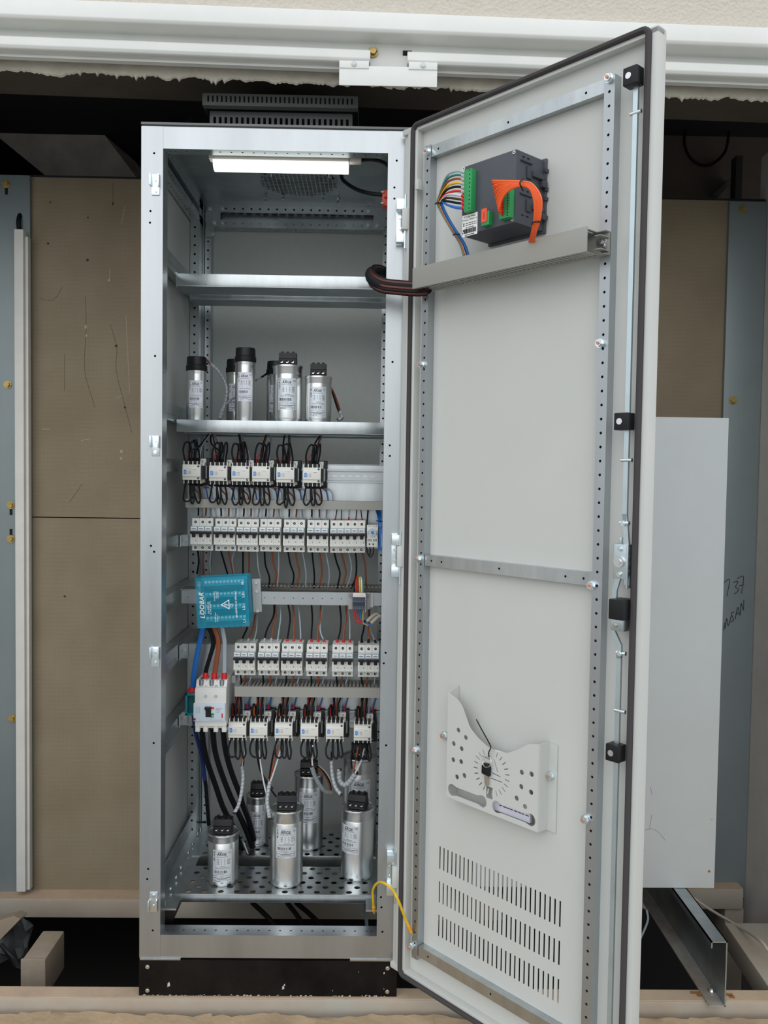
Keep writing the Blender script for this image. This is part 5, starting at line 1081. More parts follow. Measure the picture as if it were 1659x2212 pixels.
wire('grey', [c5((345, -20)), c5((362, 80)), c5((364, 200)), c5((362, 345))], .0058, 'thick grey cable from the teal block to the main switch', 'heavy cables', .20, .2, cat='cable', name='power_cable')
for i, px in enumerate((222, 288, 362)): a = at(*c5((px-1, 366)), .198); single('cable_ferrule', MB().cyl(a, a+Vector((0, .002, .0145)), .0070, 14), red_p, 'red ferrule on the main switch, %s of three' % ORD[i], 'ferrule', 'red ferrules on the main switch')
D5 = [('dark blue', [(118, 640), (150, 780), (190, 930), (214, 1120)], .0056, 'dark blue cable running down behind the main switch'), ]
wire('dark blue', [c5((130, 620))+(.25,), c5((150, 780))+(.26,), c5((190, 930))+(.28,), c5((216, 1120))+(.30,)], .0056, 'dark blue cable running down left of the black cables', 'heavy cables below the main switch', cat='cable', name='power_cable')
wire('black', [c5((216, 1115))+(.30,), c5((226, 1200))+(.31,), (448, 1745, .32), (451, 1782, .33)], .0052, 'black cable sleeve continuing the dark blue cable to the tray', 'heavy cables below the main switch', cat='cable', name='power_cable')
BK = [[(195, 745), (205, 860), (238, 1000), (300, 1180)], [(275, 745), (290, 900), (335, 1060), (400, 1230)], [(352, 745), (370, 900), (412, 1060), (480, 1240)]]
BK2 = [[(482, 1745), (505, 1790), (522, 1835)], [(508, 1742), (530, 1790), (545, 1830)], [(524, 1738), (538, 1775), (548, 1815)]]
for i in range(3):
    wire('black', [c5(p)+(.215+.03*k,) for k, p in enumerate(BK[i])]+[p+(.325+.02*k,) for k, p in enumerate(BK2[i])], .0074, 'thick black cable below the main switch, %s from the left' % ORD[i], 'thick black cables below the main switch', cat='cable', name='power_cable')

# ================================================================== CAPACITORS
def cap_print(R, zc, w_, h_, C0, a0, big, mlab, label_mat):
    """curved label with printed text; returns (label mesh builder, print builder)"""
    L = MB(); n = 14
    for i in range(n+1):
        u = -w_/2+w_*i/n; an = a0+u/R; d_ = Vector((math.sin(an), -math.cos(an), 0)); L.v += [C0+d_*(R+.0003)+Vector((0, 0, zc-h_/2)), C0+d_*(R+.0003)+Vector((0, 0, zc+h_/2))]
    for i in range(n): L.f.append([2*i, 2*i+2, 2*i+3, 2*i+1])
    L.smooth = True; P = MB()
    def fn(v): an = a0+v[0]/R; return C0+Vector((math.sin(an)*(R+.0005), -math.cos(an)*(R+.0005), zc+v[1]))
    def rect(u0, u1, v0, v1):
        k = max(1, int(abs(u1-u0)/.006))
        for i in range(k): a, b = u0+(u1-u0)*i/k, u0+(u1-u0)*(i+1)/k; P.poly([fn((a, v0)), fn((b, v0)), fn((b, v1)), fn((a, v1))])
    W2, H2 = w_/2, h_/2
    P.add(text('ARGE', w_*.19, bold=.02), lambda v: fn((v.x-w_*.02, v.y+H2-h_*.135))); P.add(text('grup', w_*.11), lambda v: fn((v.x-w_*.10, v.y+H2-h_*.065)))
    P.add(text('CE', w_*.13), lambda v: fn((v.x+W2-w_*.12, v.y+H2-h_*.09))); P.add(text('POWER CAPACITOR', w_*.06), lambda v: fn((v.x, v.y+H2-h_*.215)))
    rr = random.Random(int(R*1e5))
    for k in range(5): z = H2-h_*(.30+.035*k); rect(-W2*.50, -W2*.30, z, z+h_*.011); rect(-W2*.12, W2*.30, z, z+h_*.012); rect(W2*.50, W2*(.75+.12*rr.random()), z, z+h_*.012)
    P.add(text('VALTRA 10-65', w_*.06), lambda v: fn((v.x, v.y+H2-h_*.515))) if False else rect(-W2*.25, W2*.35, H2-h_*.52, H2-h_*.505)
    for z in (.555, .58): rect(-W2*.7, W2*.75, H2-h_*z, H2-h_*(z-.007))
    u = -W2*.85
    while u < W2*.45: b_ = rr.choice((.0006, .0009, .0014))*w_/.045; rect(u, u+b_, H2-h_*.72, H2-h_*.63); u += b_+rr.choice((.0006, .0010, .0016))*w_/.045
    for k in range(7): z = H2-h_*(.06+.045*k); rect(-W2*.92, -W2*(.72+.06*rr.random()), z, z+h_*(.012+.012*rr.random()))
    rect(-W2*.6, W2*.2, H2-h_*.755, H2-h_*.745); y0, y1 = H2-h_*.93, H2-h_*.79
    for v0, v1 in ((y0, y0+h_*.007), (y1-h_*.007, y1)): rect(-W2*.92, W2*.9, v0, v1)
    for u0 in (-W2*.92, W2*.88): rect(u0, u0+w_*.01, y0, y1)
    rect(-W2*.15, W2*.12, H2-h_*.825, H2-h_*.815); rect(-W2*.85, W2*.83, H2-h_*.868, H2-h_*.852); rect(-W2*.5, W2*.5, H2-h_*.90, H2-h_*.888); rect(-W2*.88, -W2*.1, H2-h_*.965, H2-h_*.952); rect(W2*.5, W2*.88, H2-h_*.965, H2-h_*.952)
    return L, P
def capacitor(x, y, z, R, H, label, group, lab=(.30, .70), a0=0., brz=0., wlab=None):
    """aluminium can of height H with rolled rim, black terminal block on top"""
    C0 = Vector((x, y, z)); t = thing('power_capacitor', label, 'capacitor', C0, group=group)
    prof = [(R*.90, 0), (R*.985, .004), (R, .010), (R, H*.845), (R*.985, H*.853), (R, H*.861), (R, H-.006), (R*1.035, H-.004), (R*1.05, H-.001), (R*1.03, H+.0015), (R*.97, H+.0015), (R*.95, H-.002), (R*.2, H-.001)]
    part('can', MB().lathe(C0, prof, 40), alu, t)
    wl = wlab or R*1.28; L, P = cap_print(R, (lab[0]+lab[1])/2*H, wl, (lab[1]-lab[0])*H, C0, a0, True, None, None)
    lo = part('label', L, silver_label, t); part('label_print', P, ink, lo)
    B = Matrix.Translation(C0) @ Matrix.Rotation(brz, 4, 'Z'); bw, bd = min(.0235, R*.60), min(.020, R*.50); bh = .034
    def bp(nm, mb, m, par, bevel=0): mb.v = [B @ v for v in mb.v]; return part(nm, mb, m, par, bevel=bevel)
    mb = MB(); pf = [(-bd, H), (-bd, H+.017), (-bd*.72, H+.019), (-bd*.62, H+bh), (bd*.62, H+bh), (bd*.72, H+.019), (bd, H+.017), (bd, H)]
    mb.prism([(-bw, a, b) for a, b in pf], (2*bw, 0, 0)); blk = bp('terminal_block', mb, black_plastic, t, .0012)
    mb = MB()
    for k in (-1, 0, 1): mb.cyl((k*bw*.62, -bd*.5, H+bh-.001), (k*bw*.62, bd*.5, H+bh-.001), .0048, 10)
    bp('block_ribs', mb, black_plastic, blk); mb = MB()
    for k in (-1, 0, 1): mb.box(k*bw*.62-.0048, k*bw*.62+.0048, -bd-.0004, -bd+.004, H+.005, H+.0145)
    bp('clamp_opening', mb, dark_hole, blk); mb = MB()
    for k in (-1, 0, 1): mb.box(k*bw*.62-.0028, k*bw*.62+.0028, -bd-.0010, -bd+.002, H+.0075, H+.0100); mb.box(k*bw*.62+.0020, k*bw*.62+.0028, -bd-.0010, -bd+.002, H+.0075, H+.0125)
    bp('clamp_metal', mb, mat('clamp_metal', (.88, .86, .80), .25, .9), blk); return t
def slim_capacitor(x, y, z, R, H, label, group, lab, a0=0.):
    C0 = Vector((x, y, z)); t = thing('power_capacitor', label, 'capacitor', C0, group=group); Hk = H-.036
    part('can', MB().lathe(C0, [(R*.92, 0), (R, .004), (R, Hk-.010), (R*.985, Hk-.008), (R, Hk-.006), (R, Hk+.004)], 36), alu, t)
    part('plastic_cap', MB().lathe(C0, [(R*1.04, Hk), (R*1.06, Hk+.002), (R*1.06, Hk+.013), (R*.99, Hk+.015), (R*.965, H-.003), (R*.93, H), (R*.5, H+.0004)], 36), black_plastic, t)
    L, P = cap_print(R, (lab[0]+lab[1])/2*H, R*1.45, (lab[1]-lab[0])*H, C0, a0, False, None, None); lo = part('label', L, lilac_label, t); part('label_print', P, ink, lo); return t
GU, GL = 'capacitors on the upper shelf', 'capacitors on the bottom trays'
def upper(px0, px1, pyt, Y, slim, label, lab, top=None, brz=0., a0=None):
    c = at((px0+px1)/2, 860, Y); R = (at(px1, 860, Y).x-at(px0, 860, Y).x)/2; H = at((px0+px1)/2, pyt, Y-(R if not slim else R*.4)).z-ZS-.001
    aa = math.atan2(CAM.x-c.x, c.y-CAM.y)*.55 if a0 is None else a0
    return (slim_capacitor if slim else capacitor)(c.x, Y, ZS+.0005, R, H, label, GU, lab, aa)
upper(403, 446, 770, .25, True, 'slim capacitor with black cap, leftmost on the upper shelf', (.20, .62))
upper(489, 531, 776, .40, True, 'slim capacitor with black cap half hidden behind a taller slim one', (.20, .62))
upper(508, 551.5, 751, .25, True, 'tallest slim capacitor with black cap on the upper shelf', (.27, .66))
upper(576, 618, 780, .40, True, 'slim capacitor with black cap peeking out behind the large shelf capacitor', (.20, .62))
upper(590, 653, 788, .25, False, 'large silver capacitor with black terminal block, bigger of two on the upper shelf', (.21, .77))
upper(659, 716, 812, .25, False, 'silver capacitor with black terminal block, rightmost on the upper shelf', (.11, .77))
def lower(px0, px1, pyrim, pybot, label, lab, brz=0., a0=None, Yc=None):
    pm = (px0+px1)/2; yf = atz(pm, pybot, ZTR).y if Yc is None else Yc
    R = (at(px1, pybot-40, yf+.035).x-at(px0, pybot-40, yf+.035).x)/2; Y = yf+R; c = at(pm, (pyrim+pybot)/2, Y); H = at(pm, pyrim, Y).z-ZTR
    aa = math.atan2(CAM.x-c.x, c.y-CAM.y)*.6 if a0 is None else a0
    capacitor(c.x, Y, ZTR+.0005, R, H, label, GL, lab, aa, brz)
lower(449.5, 515, 1795, 1918, 'short silver capacitor standing at the front left of the bottom tray', (.10, .74))
lower(583.5, 654.5, 1744, 1922, 'large silver capacitor standing at the front middle of the bottom tray', (.41, .80))
lower(737, 807, 1742, 1907, 'large silver capacitor standing at the front right of the bottom tray', (.40, .80), brz=-.25, a0=-.55)
lower(532, 581, 1716, 1831, 'silver capacitor on the rear tray behind the front left one', (.12, .72))
lower(635.5, 698, 1670, 1840, 'tall silver capacitor on the rear tray with wires arching over it', (.38, .80))
lower(739, 813, 1632, 1840, 'widest silver capacitor at the back right behind the front right one', (.40, .80), Yc=.325)

# ------------------------------------------------------------------ capacitor leads and white spiral wraps
def wrap(pts, r, label, Y0, Y1, group='white spiral wraps'):
    n = len(pts); P = [at(p[0], p[1], p[2] if len(p) > 2 else Y0+(Y1-Y0)*i/(n-1)) for i, p in enumerate(pts)]
    o = single('spiral_wrap', MB().tube(P, r*.86, 7, 6), WC['dark brown'], label, 'cable wrap', group)
    Q = catmull(P, 24); hx_ = []; up = None; acc = 0
    for i, q in enumerate(Q):
        t = (Q[min(i+1, len(Q)-1)]-Q[max(i-1, 0)]).normalized(); up = t.orthogonal().normalized() if up is None else (up-t*up.dot(t)).normalized(); s_ = t.cross(up)
        if i: acc += (q-Q[i-1]).length
        hx_.append((q, t, up, s_, acc))
    # ribbon wound round the bundle
    mb = MB(); wdt = .0091; N = max(12, int(acc/.0009)); pit_ = .0100; b0 = 0
    def smp(a_):
        a_ = min(max(a_, 0), acc-1e-6)
        for k in range(1, len(hx_)):
            if hx_[k][4] >= a_: f_ = (a_-hx_[k-1][4])/max(1e-9, hx_[k][4]-hx_[k-1][4]); return hx_[k-1][0].lerp(hx_[k][0], f_), hx_[k][2], hx_[k][3]
        return hx_[-1][0], hx_[-1][2], hx_[-1][3]
    for i in range(N+1):
        a_ = acc*i/N; ph = 2*math.pi*a_/pit_
        for e in (-.5, .5): q, u_, s_ = smp(a_+e*wdt); mb.v.append(q+u_*(math.cos(ph)*r)+s_*(math.sin(ph)*r))
    for i in range(N): mb.f.append([2*i, 2*i+1, 2*i+3, 2*i+2])
    mb.smooth = True; part('ribbon', mb, spiral_w, o); return o
def c6(p): return (340+p[0]/2.9625, 1620+p[1]/2.9625)
wrap([c6((540, 95)), c6((548, 170)), c6((540, 260)), c6((520, 350)), c6((490, 408))], .0044, 'white spiral wrap hanging from the first lower contactor', .24, .17)
wrap([c6((722, 190)), c6((710, 260)), c6((702, 330)), c6((712, 400)), c6((718, 440))], .0050, 'white spiral wrap with brown gaps left of the front middle capacitor', .21, .15)
wrap([c6((985, 95)), c6((1005, 160)), c6((1040, 225)), c6((1075, 265)), c6((1110, 272))], .0056, 'white spiral wrap arching over the tall rear capacitor', .22, .30)
wrap([c6((1113, 60)), c6((1118, 150)), c6((1140, 240)), c6((1180, 290))], .0048, 'white spiral wrap below the fifth lower contactor', .24, .20)
wrap([c6((1275, 140)), c6((1240, 190)), c6((1200, 225)), c6((1165, 195)), c6((1165, 120))], .0070, 'thick translucent wrap loop in front of the widest capacitor', .22, .24)
wrap([(452, 783, .29), (470, 800, .30), (486, 825, .31), (490, 850, .30), (484, 880, .31), (476, 905, .32)], .0036, 'white spiral wrap hanging from the leftmost slim capacitor', .27, .3)
wrap([(508, 858, .33), (492, 868, .31), (480, 884, .31), (474, 905, .32)], .0034, 'white spiral wrap running behind the tallest slim capacitor', .3, .3)
wrap([(732, 885, .30), (739, 902, .30), (728, 908, .3)], .0050, 'white spiral wrap end beside the rightmost shelf capacitor', .3, .3)
wrap([(552, 822, .34), (563, 816, .36)], .0030, 'short white spiral wrap piece right of the tallest slim capacitor', .3, .3)
wire('black', [(560, 818, .36), (572, 810, .38), (582, 803, .40)], .0028, 'black lead from the hidden slim capacitor toward the tallest one', 'capacitor leads on the shelf')
wire('brown', [(444, 776, .27), (449, 780, .285), (455, 786, .29)], .0026, 'brown lead leaving the cap of the leftmost slim capacitor', 'capacitor leads on the shelf')
for i, (c_, dx) in enumerate((('black', 0), ('dark brown', 2.5), ('brown', 5))): wire(c_, [(714+dx*.4, 838, .28), (720+dx*.8, 855, .295), (728+dx, 880, .30), (733+dx*.6, 892, .30)], .0020, '%s lead beside the rightmost shelf capacitor' % c_, 'capacitor leads on the shelf')
LD = [('brown', [(530, 30), (545, 60), (540, 100)], 'first', .22), ('black', [(545, 20), (552, 60), (548, 100)], 'first', .22), ('white', [(560, 10), (550, 60), (545, 100)], 'first', .22),
      ('black', [(635, -40), (640, 40), (655, 120), (690, 200), (760, 300)], 'second', .21), ('dark brown', [(640, -40), (645, 40), (670, 150), (740, 250)], 'second', .22), ('white', [(650, 0), (665, 120), (685, 230), (700, 290)], 'second', .2),
      ('black', [(755, -30), (735, 60), (722, 140), (715, 200)], 'third', .21), ('brown', [(775, -30), (745, 80), (730, 160), (718, 210)], 'third', .205), ('white', [(790, 0), (755, 110), (725, 200)], 'third', .2),
      ('black', [(968, -20), (975, 40), (985, 100)], 'fourth', .21), ('brown', [(985, -20), (985, 40), (990, 100)], 'fourth', .21), ('white', [(995, -30), (990, 40), (992, 100)], 'fourth', .2),
      ('black', [(1025, 105), (1070, 150), (1105, 210), (1112, 270)], 'fourth', .31), ('brown', [(1030, 115), (1070, 165), (1100, 225), (1108, 275)], 'fourth', .30), ('white', [(1030, 100), (1075, 140), (1108, 200), (1113, 265)], 'fourth', .315),
      ('black', [(1115, 10), (1115, 70)], 'fifth', .24), ('black', [(1255, -30), (1240, 60), (1245, 120)], 'sixth', .22), ('brown', [(1285, -20), (1270, 60), (1255, 140)], 'sixth', .215), ('white', [(1325, -10), (1300, 80), (1265, 150)], 'sixth', .21), ('black', [(1335, -60), (1345, 20), (1350, 60)], 'sixth', .3)]
for k, (c_, ps_, od, Y) in enumerate(LD):
    ex = ' arching over the tall rear capacitor' if 12 <= k <= 14 else ' behind its other leads' if k == 19 else ''
    wire(c_, [c6(p) for p in ps_], .0023 if c_ != 'white' else .0021, '%s capacitor lead below the %s lower contactor%s' % (c_, od, ex), 'capacitor leads below the lower contactors', Y, Y)
wire('white', [(526, 1818, .33), (531, 1832, .32), (536, 1845, .315)], .0018, 'white cable tie tail on the rear tray behind the front left capacitor', 'cable ties', cat='cable tie', name='cable_tie')
# cables under the trays
for i, (a, b) in enumerate((((545, 1950), (600, 2005)), ((620, 1950), (660, 2005)), ((640, 1950), (700, 2005)))): wire('black', [a+(.5,), ((a[0]+b[0])/2, 1975, .42), b+(.30,)], .007, 'black cable in the dark under the trays, %s from the left' % ORD[i], 'cables under the trays', cat='cable', name='floor_cable')
wire('grey', [(785, 1950, .4), (790, 1975, .4), (793, 2010, .4)], .005, 'grey cable in the dark under the trays near the right post', 'cables under the trays', cat='cable', name='floor_cable')

# ================================================================== THINGS MOUNTED ON THE DOOR (door frame: x along the leaf, y outward, z up)
def dthing(name, label, cat, loc, group=None):
    o = thing(name, label, cat, group=group); o.matrix_basis = DM @ Matrix.Translation(loc); return o
def dpp(name, mb, m, par, bevel=0, label=None, kind=None):
    """mb in door coordinates"""
    mb.v = [DM @ v for v in mb.v]; return part(name, mb, m, par, bevel, False, label, kind)
def dsingle(name, mb, m, label, cat, group=None):
    for i, v in enumerate(mb.v): mb.v[i] = DM @ v
    return single(name, mb, m, label, cat, group)
# power factor controller
KF = -.07
ca, cb = dp(1000, 365, KF), dp(1113, 475, KF); zt_ = (dp(1000, 365, KF).z+dp(1115, 318, KF).z)/2; zb_ = (dp(995, 515, KF).z+dp(1113, 475, KF).z)/2; x0, x1 = dp(998, 440, KF).x, dp(1114, 400, KF).x
ct = dthing('controller', 'dark grey reactive power controller mounted on the door', 'controller', ((x0+x1)/2, K, zb_))
dpp('case', MB().box(x0, x1, KF, K-.004, zb_, zt_), dark_grey, ct, bevel=.0015)
dpp('flange', MB().box(x0-.004, x1+.004, K-.006, K-.0002, zb_-.004, zt_+.004), dark_grey, ct, bevel=.0012)
mb = MB()
for x, z in ((x0+.004, zt_-.004), (x1-.005, zt_-.005), (x1-.006, zb_+.006), (x0+.004, zb_+.004)): mb.cyl((x, KF, z), (x, KF-.0012, z), .0034, 10)
dpp('screw', mb, mat('screw_white', (.75, .77, .78), .3, .6), ct); mb = MB()
for x, z in ((x0+.004, zt_-.004), (x1-.005, zt_-.005), (x1-.006, zb_+.006), (x0+.004, zb_+.004)): mb.cyl((x, KF-.0012, z), (x, KF-.0015, z), .0014, 6)
dpp('screw_recess', mb, dark_hole, ct)
xs_ = x1+.0004
for zc in (zt_-.034, zb_+.038):      # mounting clips on the side
    mb = MB().box(xs_, xs_+.0030, KF+.012, KF+.046, zc+.016, zc+.019); mb.box(xs_, xs_+.003, KF+.030, KF+.044, zc-.012, zc+.010); mb.box(xs_, xs_+.006, KF+.044, K-.012, zc-.006, zc+.004); mb.box(xs_, xs_+.009, K-.020, K-.006, zc-.020, zc-.008)
    dpp('mounting_clip', mb, mat('clip_dark', (.05, .055, .07), .5), ct, bevel=.0006)
    mb = MB()
    for dy in (.018, .032):
        for dz in (.024, -.022): mb.box(xs_-.0002, xs_+.0005, KF+dy, KF+dy+.006, zc+dz, zc+dz+.0022)
    dpp('vent_slot', mb, dark_hole, ct)
mb = MB()
for z in (zt_-.020, zt_-.055, zb_+.060, zb_+.025): mb.box(x1+.003, x1+.0075, K-.010, K-.001, z-.003, z+.003)
dpp('flange_tab', mb, mat('clip_dark', (.05, .055, .07), .5), ct)
# green terminal strips
def gstrip(px0, py0, px1, py1, n, ydep):
    a, b = dp(px0, py0, KF-ydep), dp(px1, py1, KF-ydep); mb = MB().box(a.x, b.x, KF-ydep, KF, b.z, a.z); g = dpp('green_terminal_strip', mb, green_p, ct, bevel=.0006); mb = MB()
    for i in range(n): z = a.z-(a.z-b.z)*(i+.5)/n; mb.cyl((b.x-.0045, KF-ydep-.0004, z+.001), (b.x-.0045, KF-ydep+.001, z+.001), .0015, 6)
    dpp('terminal_hole', mb, dark_hole, ct); return a, b
ga, gb = gstrip(1003, 368, 1017, 454, 10, .014); gc_, gd = gstrip(1079, 400, 1100, 468, 12, .014)
a, b = dp(1040, 457, KF-.012), dp(1056, 484, KF-.012); dpp('green_terminal_strip', MB().box(a.x, b.x, KF-.012, KF, b.z, a.z-.002), green_p, ct, bevel=.0006)
a, b = dp(1040, 452, KF-.0135), dp(1051, 478, KF-.0135); dpp('orange_sticker', MB().box(a.x, b.x, KF-.0135, KF-.0125, b.z, a.z), orange_red, ct); dpp('sticker_mark', MB().box((a.x+b.x)/2-.0006, (a.x+b.x)/2+.0006, KF-.0139, KF-.0134, b.z+.006, a.z-.007), mat('dark_red', (.22, .01, .02), .4), ct)
# product label
a, b = dp(999, 468, KF-.0005), dp(1032.5, 509, KF-.0005); la_, lb_ = dp(999, 467, KF).x, dp(1032, 460, KF).x; lz1, lz0 = dp(999, 467, KF).z, dp(999, 513, KF).z
dpp('product_label', MB().box(la_, lb_, KF-.0006, KF, lz0, lz1), paper, ct); mb = MB(); lw, lh = lb_-la_, lz1-lz0
def lbt(s_, u, v, size, al='CENTER'): mb.add(text(s_, size, al), lambda q: (la_+lw*u+q.x, KF-.0009, lz1-lh*v+q.y))
lbt('P.Code:', .34, .11, lw*.125); lbt('P.Name : SMART 12', .5, .25, lw*.115)
for u0_, u1_, v_ in ((.58, .86, .11), (.24, .38, .40), (.42, .58, .40), (.62, .72, .40), (.76, .84, .40), (.88, .95, .40), (.24, .38, .49), (.42, .58, .49), (.62, .72, .49), (.76, .84, .49), (.88, .95, .49), (.24, .34, .60), (.40, .78, .60), (.2, .82, .94)): mb.box(la_+lw*u0_, la_+lw*u1_, KF-.0010, KF-.0006, lz1-lh*(v_+.018), lz1-lh*(v_-.012))
mb.box(la_+lw*.08, la_+lw*.16, KF-.0010, KF-.0006, lz1-lh*.43, lz1-lh*.37); mb.box(la_+lw*.08, la_+lw*.16, KF-.0010, KF-.0006, lz1-lh*.52, lz1-lh*.46); u = .06; rb_ = random.Random(8)
while u < .92: q = rb_.choice((.008, .012, .018)); mb.box(la_+lw*u, la_+lw*(u+q), KF-.0010, KF-.0006, lz1-lh*.87, lz1-lh*.66); u += q+rb_.choice((.008, .012, .016))
dpp('label_print', mb, ink, ct)
# wires on the left of the controller
def dw(col, pts, r, label, group, ferr=None, k0=-.09):
    P = [dp(p[0], p[1], p[2] if len(p) > 2 else k0) for p in pts]; o = dsingle('wire', MB().tube(P, r, 7, 6), WC[col], label, 'wire', group)
    if ferr:
        a, d_ = P[0], (P[1]-P[0]).normalized(); mb = MB().cyl(DM @ (a-d_*.003), DM @ (a+d_*.006), r*1.9, 9, r*1.3); part('ferrule', mb, ferr, o)
    return o
CW_ = [('grey', 372), ('green', 380), ('brown', 388), ('yellow', 397), ('black', 405), ('red', 414), ('white', 424), ('dark brown', 432), ('black', 440), ('blue', 449), ('blue', 450)]
for i, (c_, y) in enumerate(CW_):
    f_ = i/10; pts = [(1003, y, KF-.008), (985-3*f_, y-2+1.5*f_, KF-.014), (964+2*f_, y+10-11*f_, KF-.012), (948+i*.8, 424+2.6*i*.5, KF+.0)] if i < 6 else [(1003, y, KF-.008), (985, y-7+.6*i, KF-.014), (966, y-3-1.2*(i-6), KF-.012), (951+i*.4, 431+1.4*i*.3, KF+.0)]
    pts += [(945+i*1.0, 441, KF+.006), (955+i*.95, 463, KF+.012), (972+i*.9, 492, KF+.02), (992+i*1.05, 525, KF+.035), (1001+i*1.15, 552, KF+.04)]
    dw(c_, pts, .0023, '%s wire from the controller\'s tall green strip, %s from the top' % (c_, (ORD[:10]+['lowest'])[i]), 'wires left of the controller', red_p if i > 5 else grf)
for j, (px, py) in enumerate(((950, 441), (989, 508))): c = dp(px, py, KF+.008 if j == 0 else KF+.026); dsingle('cable_tie', MB().tube([c+Vector((-.009, -.004, .001)), c+Vector((0, -.010, 0)), c+Vector((.010, -.005, -.001))], .0014, 6), black_plastic, ['blue-black cable tie gathering the wires left of the controller', 'black cable tie on the wires by the controller\'s lower corner'][j], 'cable tie')
# orange wires
for i in range(12):
    f_ = i/11
    P = [(1087, 404+60*f_, KF-.012), (1077+4*f_, 399+61*f_, KF-.022), (1063.5+14*f_, 391+64*f_, KF-.032), (1078+8*f_, 390.5+37*f_, KF-.036), (1103, 391+18*f_, KF-.038), (1127, 392+10*f_, KF-.037), (1150-5*f_, 398+11*f_, KF-.033), (1169-15*f_, 428+8*f_, KF-.028), (1167-13*f_, 470, KF-.020), (1158-9*f_, 500, KF-.008), (1154-11*f_, 522, KF+.016)]
    dw(['orange', 'deep orange'][i % 2], P, .0017, 'orange wire of the looped bundle on the controller, %s from the top of its fan' % ORD[i], 'orange bundle on the controller', red_p)
for j, (px, py, kk) in enumerate(((1127, 397, KF-.040), (1157, 481, KF-.020))): c = dp(px, py, kk); v_ = Vector((0, 0, .011)) if j == 0 else Vector((.012, 0, 0)); dsingle('cable_tie', MB().tube([c-v_+Vector((0, .004, 0)), c+Vector((0, -.005, 0)), c+v_+Vector((0, .004, 0))], .0013, 6), black_plastic, ['black cable tie around the top of the orange bundle', 'black cable tie around the hanging part of the orange bundle'][j], 'cable tie')
# door duct
K0 = -.052
a, b = dp(893, 580, K0), dp(1270, 490, K0); dz1, dz0 = (a.z+b.z)/2, (dp(890, 625, K0).z+dp(1270, 540, K0).z)/2; dx0, dx1 = a.x-.001, b.x
dd = dthing('wiring_duct', 'grey wiring duct running across the door below the controller', 'duct', ((dx0+dx1)/2, 0, dz0))
dpp('duct_cover', MB().box(dx0, dx1, K0-.0015, K0, dz0-.001, dz1+.001), duct_m, dd, bevel=.0005); dpp('duct_base', MB().box(dx0+.01, dx1+.012, -.004, -.001, dz0+.002, dz1-.002), duct_m, dd)
for zz in (dz0, dz1-.0015):
    mb = MB().box(dx0, dx1+.012, -.016, -.001, zz, zz+.0015); n_ = int((dx1-dx0)/.0105)
    for i in range(n_): u = dx0+.0105*i; mb.box(u+.001, u+.0078, K0, -.014, zz, zz+.0015)
    dpp('finger_comb', mb, duct_m, dd, kind='stuff')
mb = MB(); mb.box(dx1-.001, dx1+.012, -.030, -.002, dz0+.006, dz0+.0075); mb.box(dx1-.001, dx1+.012, -.030, -.002, dz1-.012, dz1-.0105); dpp('duct_end_rib', mb, duct_m, dd)
mb = MB(); screw(mb, (dx1+.004, -.006, (dz0+dz1)/2-.004), (0, -1, 0), .005, .004); dpp('screw', mb, steel, dd)
q = dp(1303, 522, -.004); mb = MB().cyl((q.x, 0, q.z), (q.x, -.012, q.z), .010, 14); mb.cyl((q.x, -.012, q.z), (q.x, -.017, q.z), .006, 6); dpp('spacer_nut', mb, steel, dd)
# document pocket
KP = -.012
def pk(px, py, k=KP): q = dp(px, py, k); return (q.x, q.z)
A_, B_, C_, D_ = pk(972, 1496), pk(1166, 1608), pk(1160, 1805), pk(962, 1712)
xl, xr_ = (A_[0]+D_[0])/2, (B_[0]+C_[0])/2; zlo = (D_[1]+C_[1])/2; zhl, zhr = A_[1], B_[1]
pkt = dthing('document_pocket', 'light grey sheet metal document pocket with punched pattern on the door', 'document holder', ((xl+xr_)/2, K, zlo))
# front sheet: scalloped top outline, built from vertical columns so holes can be cut
w0 = xr_-xl; h0 = zhl-zlo
def topz(u):
    pts = [(0, zhl), (.07, zhl-.006), (.13, zhl-.012), (.18, pk(1003, 1530)[1]), (.26, pk(1017, 1572)[1]), (.36, pk(1035, 1595)[1]), (.46, pk(1062, 1615)[1]), (.58, pk(1085, 1627)[1]), (.68, pk(1108, 1630)[1]), (.79, pk(1130, 1622)[1]), (.90, pk(1152, 1609)[1]), (1, zhr)]
    for (a, za), (b, zb2) in zip(pts, pts[1:]):
        if u <= b: return za+(zb2-za)*(u-a)/(b-a)
    return zhr
NC = 48; holes = []
def hl(px, py, r=.0052): q = pk(px, py); holes.append((q[0], q[1], r))
for px, py in ((991, 1577), (1007, 1593), (981, 1606), (998, 1617), (980, 1641), (997, 1645), (988, 1678), (1004, 1675), (1128, 1668), (1149, 1672), (1127, 1699), (1148, 1711), (1117, 1724), (1135, 1742)): hl(px, py)
bmx = bmesh.new()
outline = [(xl, zlo)]+[(xr_, zlo)]+[(xl+w0*u, topz(u)) for u in [1-i/40 for i in range(41)]]
def loop(bm_, P2, y=KP):
    vs_ = [bm_.verts.new((p[0], y, p[1])) for p in P2]; return [bm_.edges.new((vs_[i], vs_[(i+1) % len(vs_)])) for i in range(len(vs_))]
edges = loop(bmx, outline)
def ell(cx_, cz_, rx, rz, n=14, rot=0): return [(cx_+rx*math.cos(2*math.pi*k/n)*math.cos(rot)-rz*math.sin(2*math.pi*k/n)*math.sin(rot), cz_+rx*math.cos(2*math.pi*k/n)*math.sin(rot)+rz*math.sin(2*math.pi*k/n)*math.cos(rot)) for k in range(n)]
for x, z, r in holes: edges += loop(bmx, ell(x, z, r, r))
sq = pk(1058, 1712); edges += loop(bmx, [(sq[0]-.0085, sq[1]-.012), (sq[0]+.0085, sq[1]-.012), (sq[0]+.0085, sq[1]+.012), (sq[0]-.0085, sq[1]+.012)])
cxy = pk(1062, 1668)
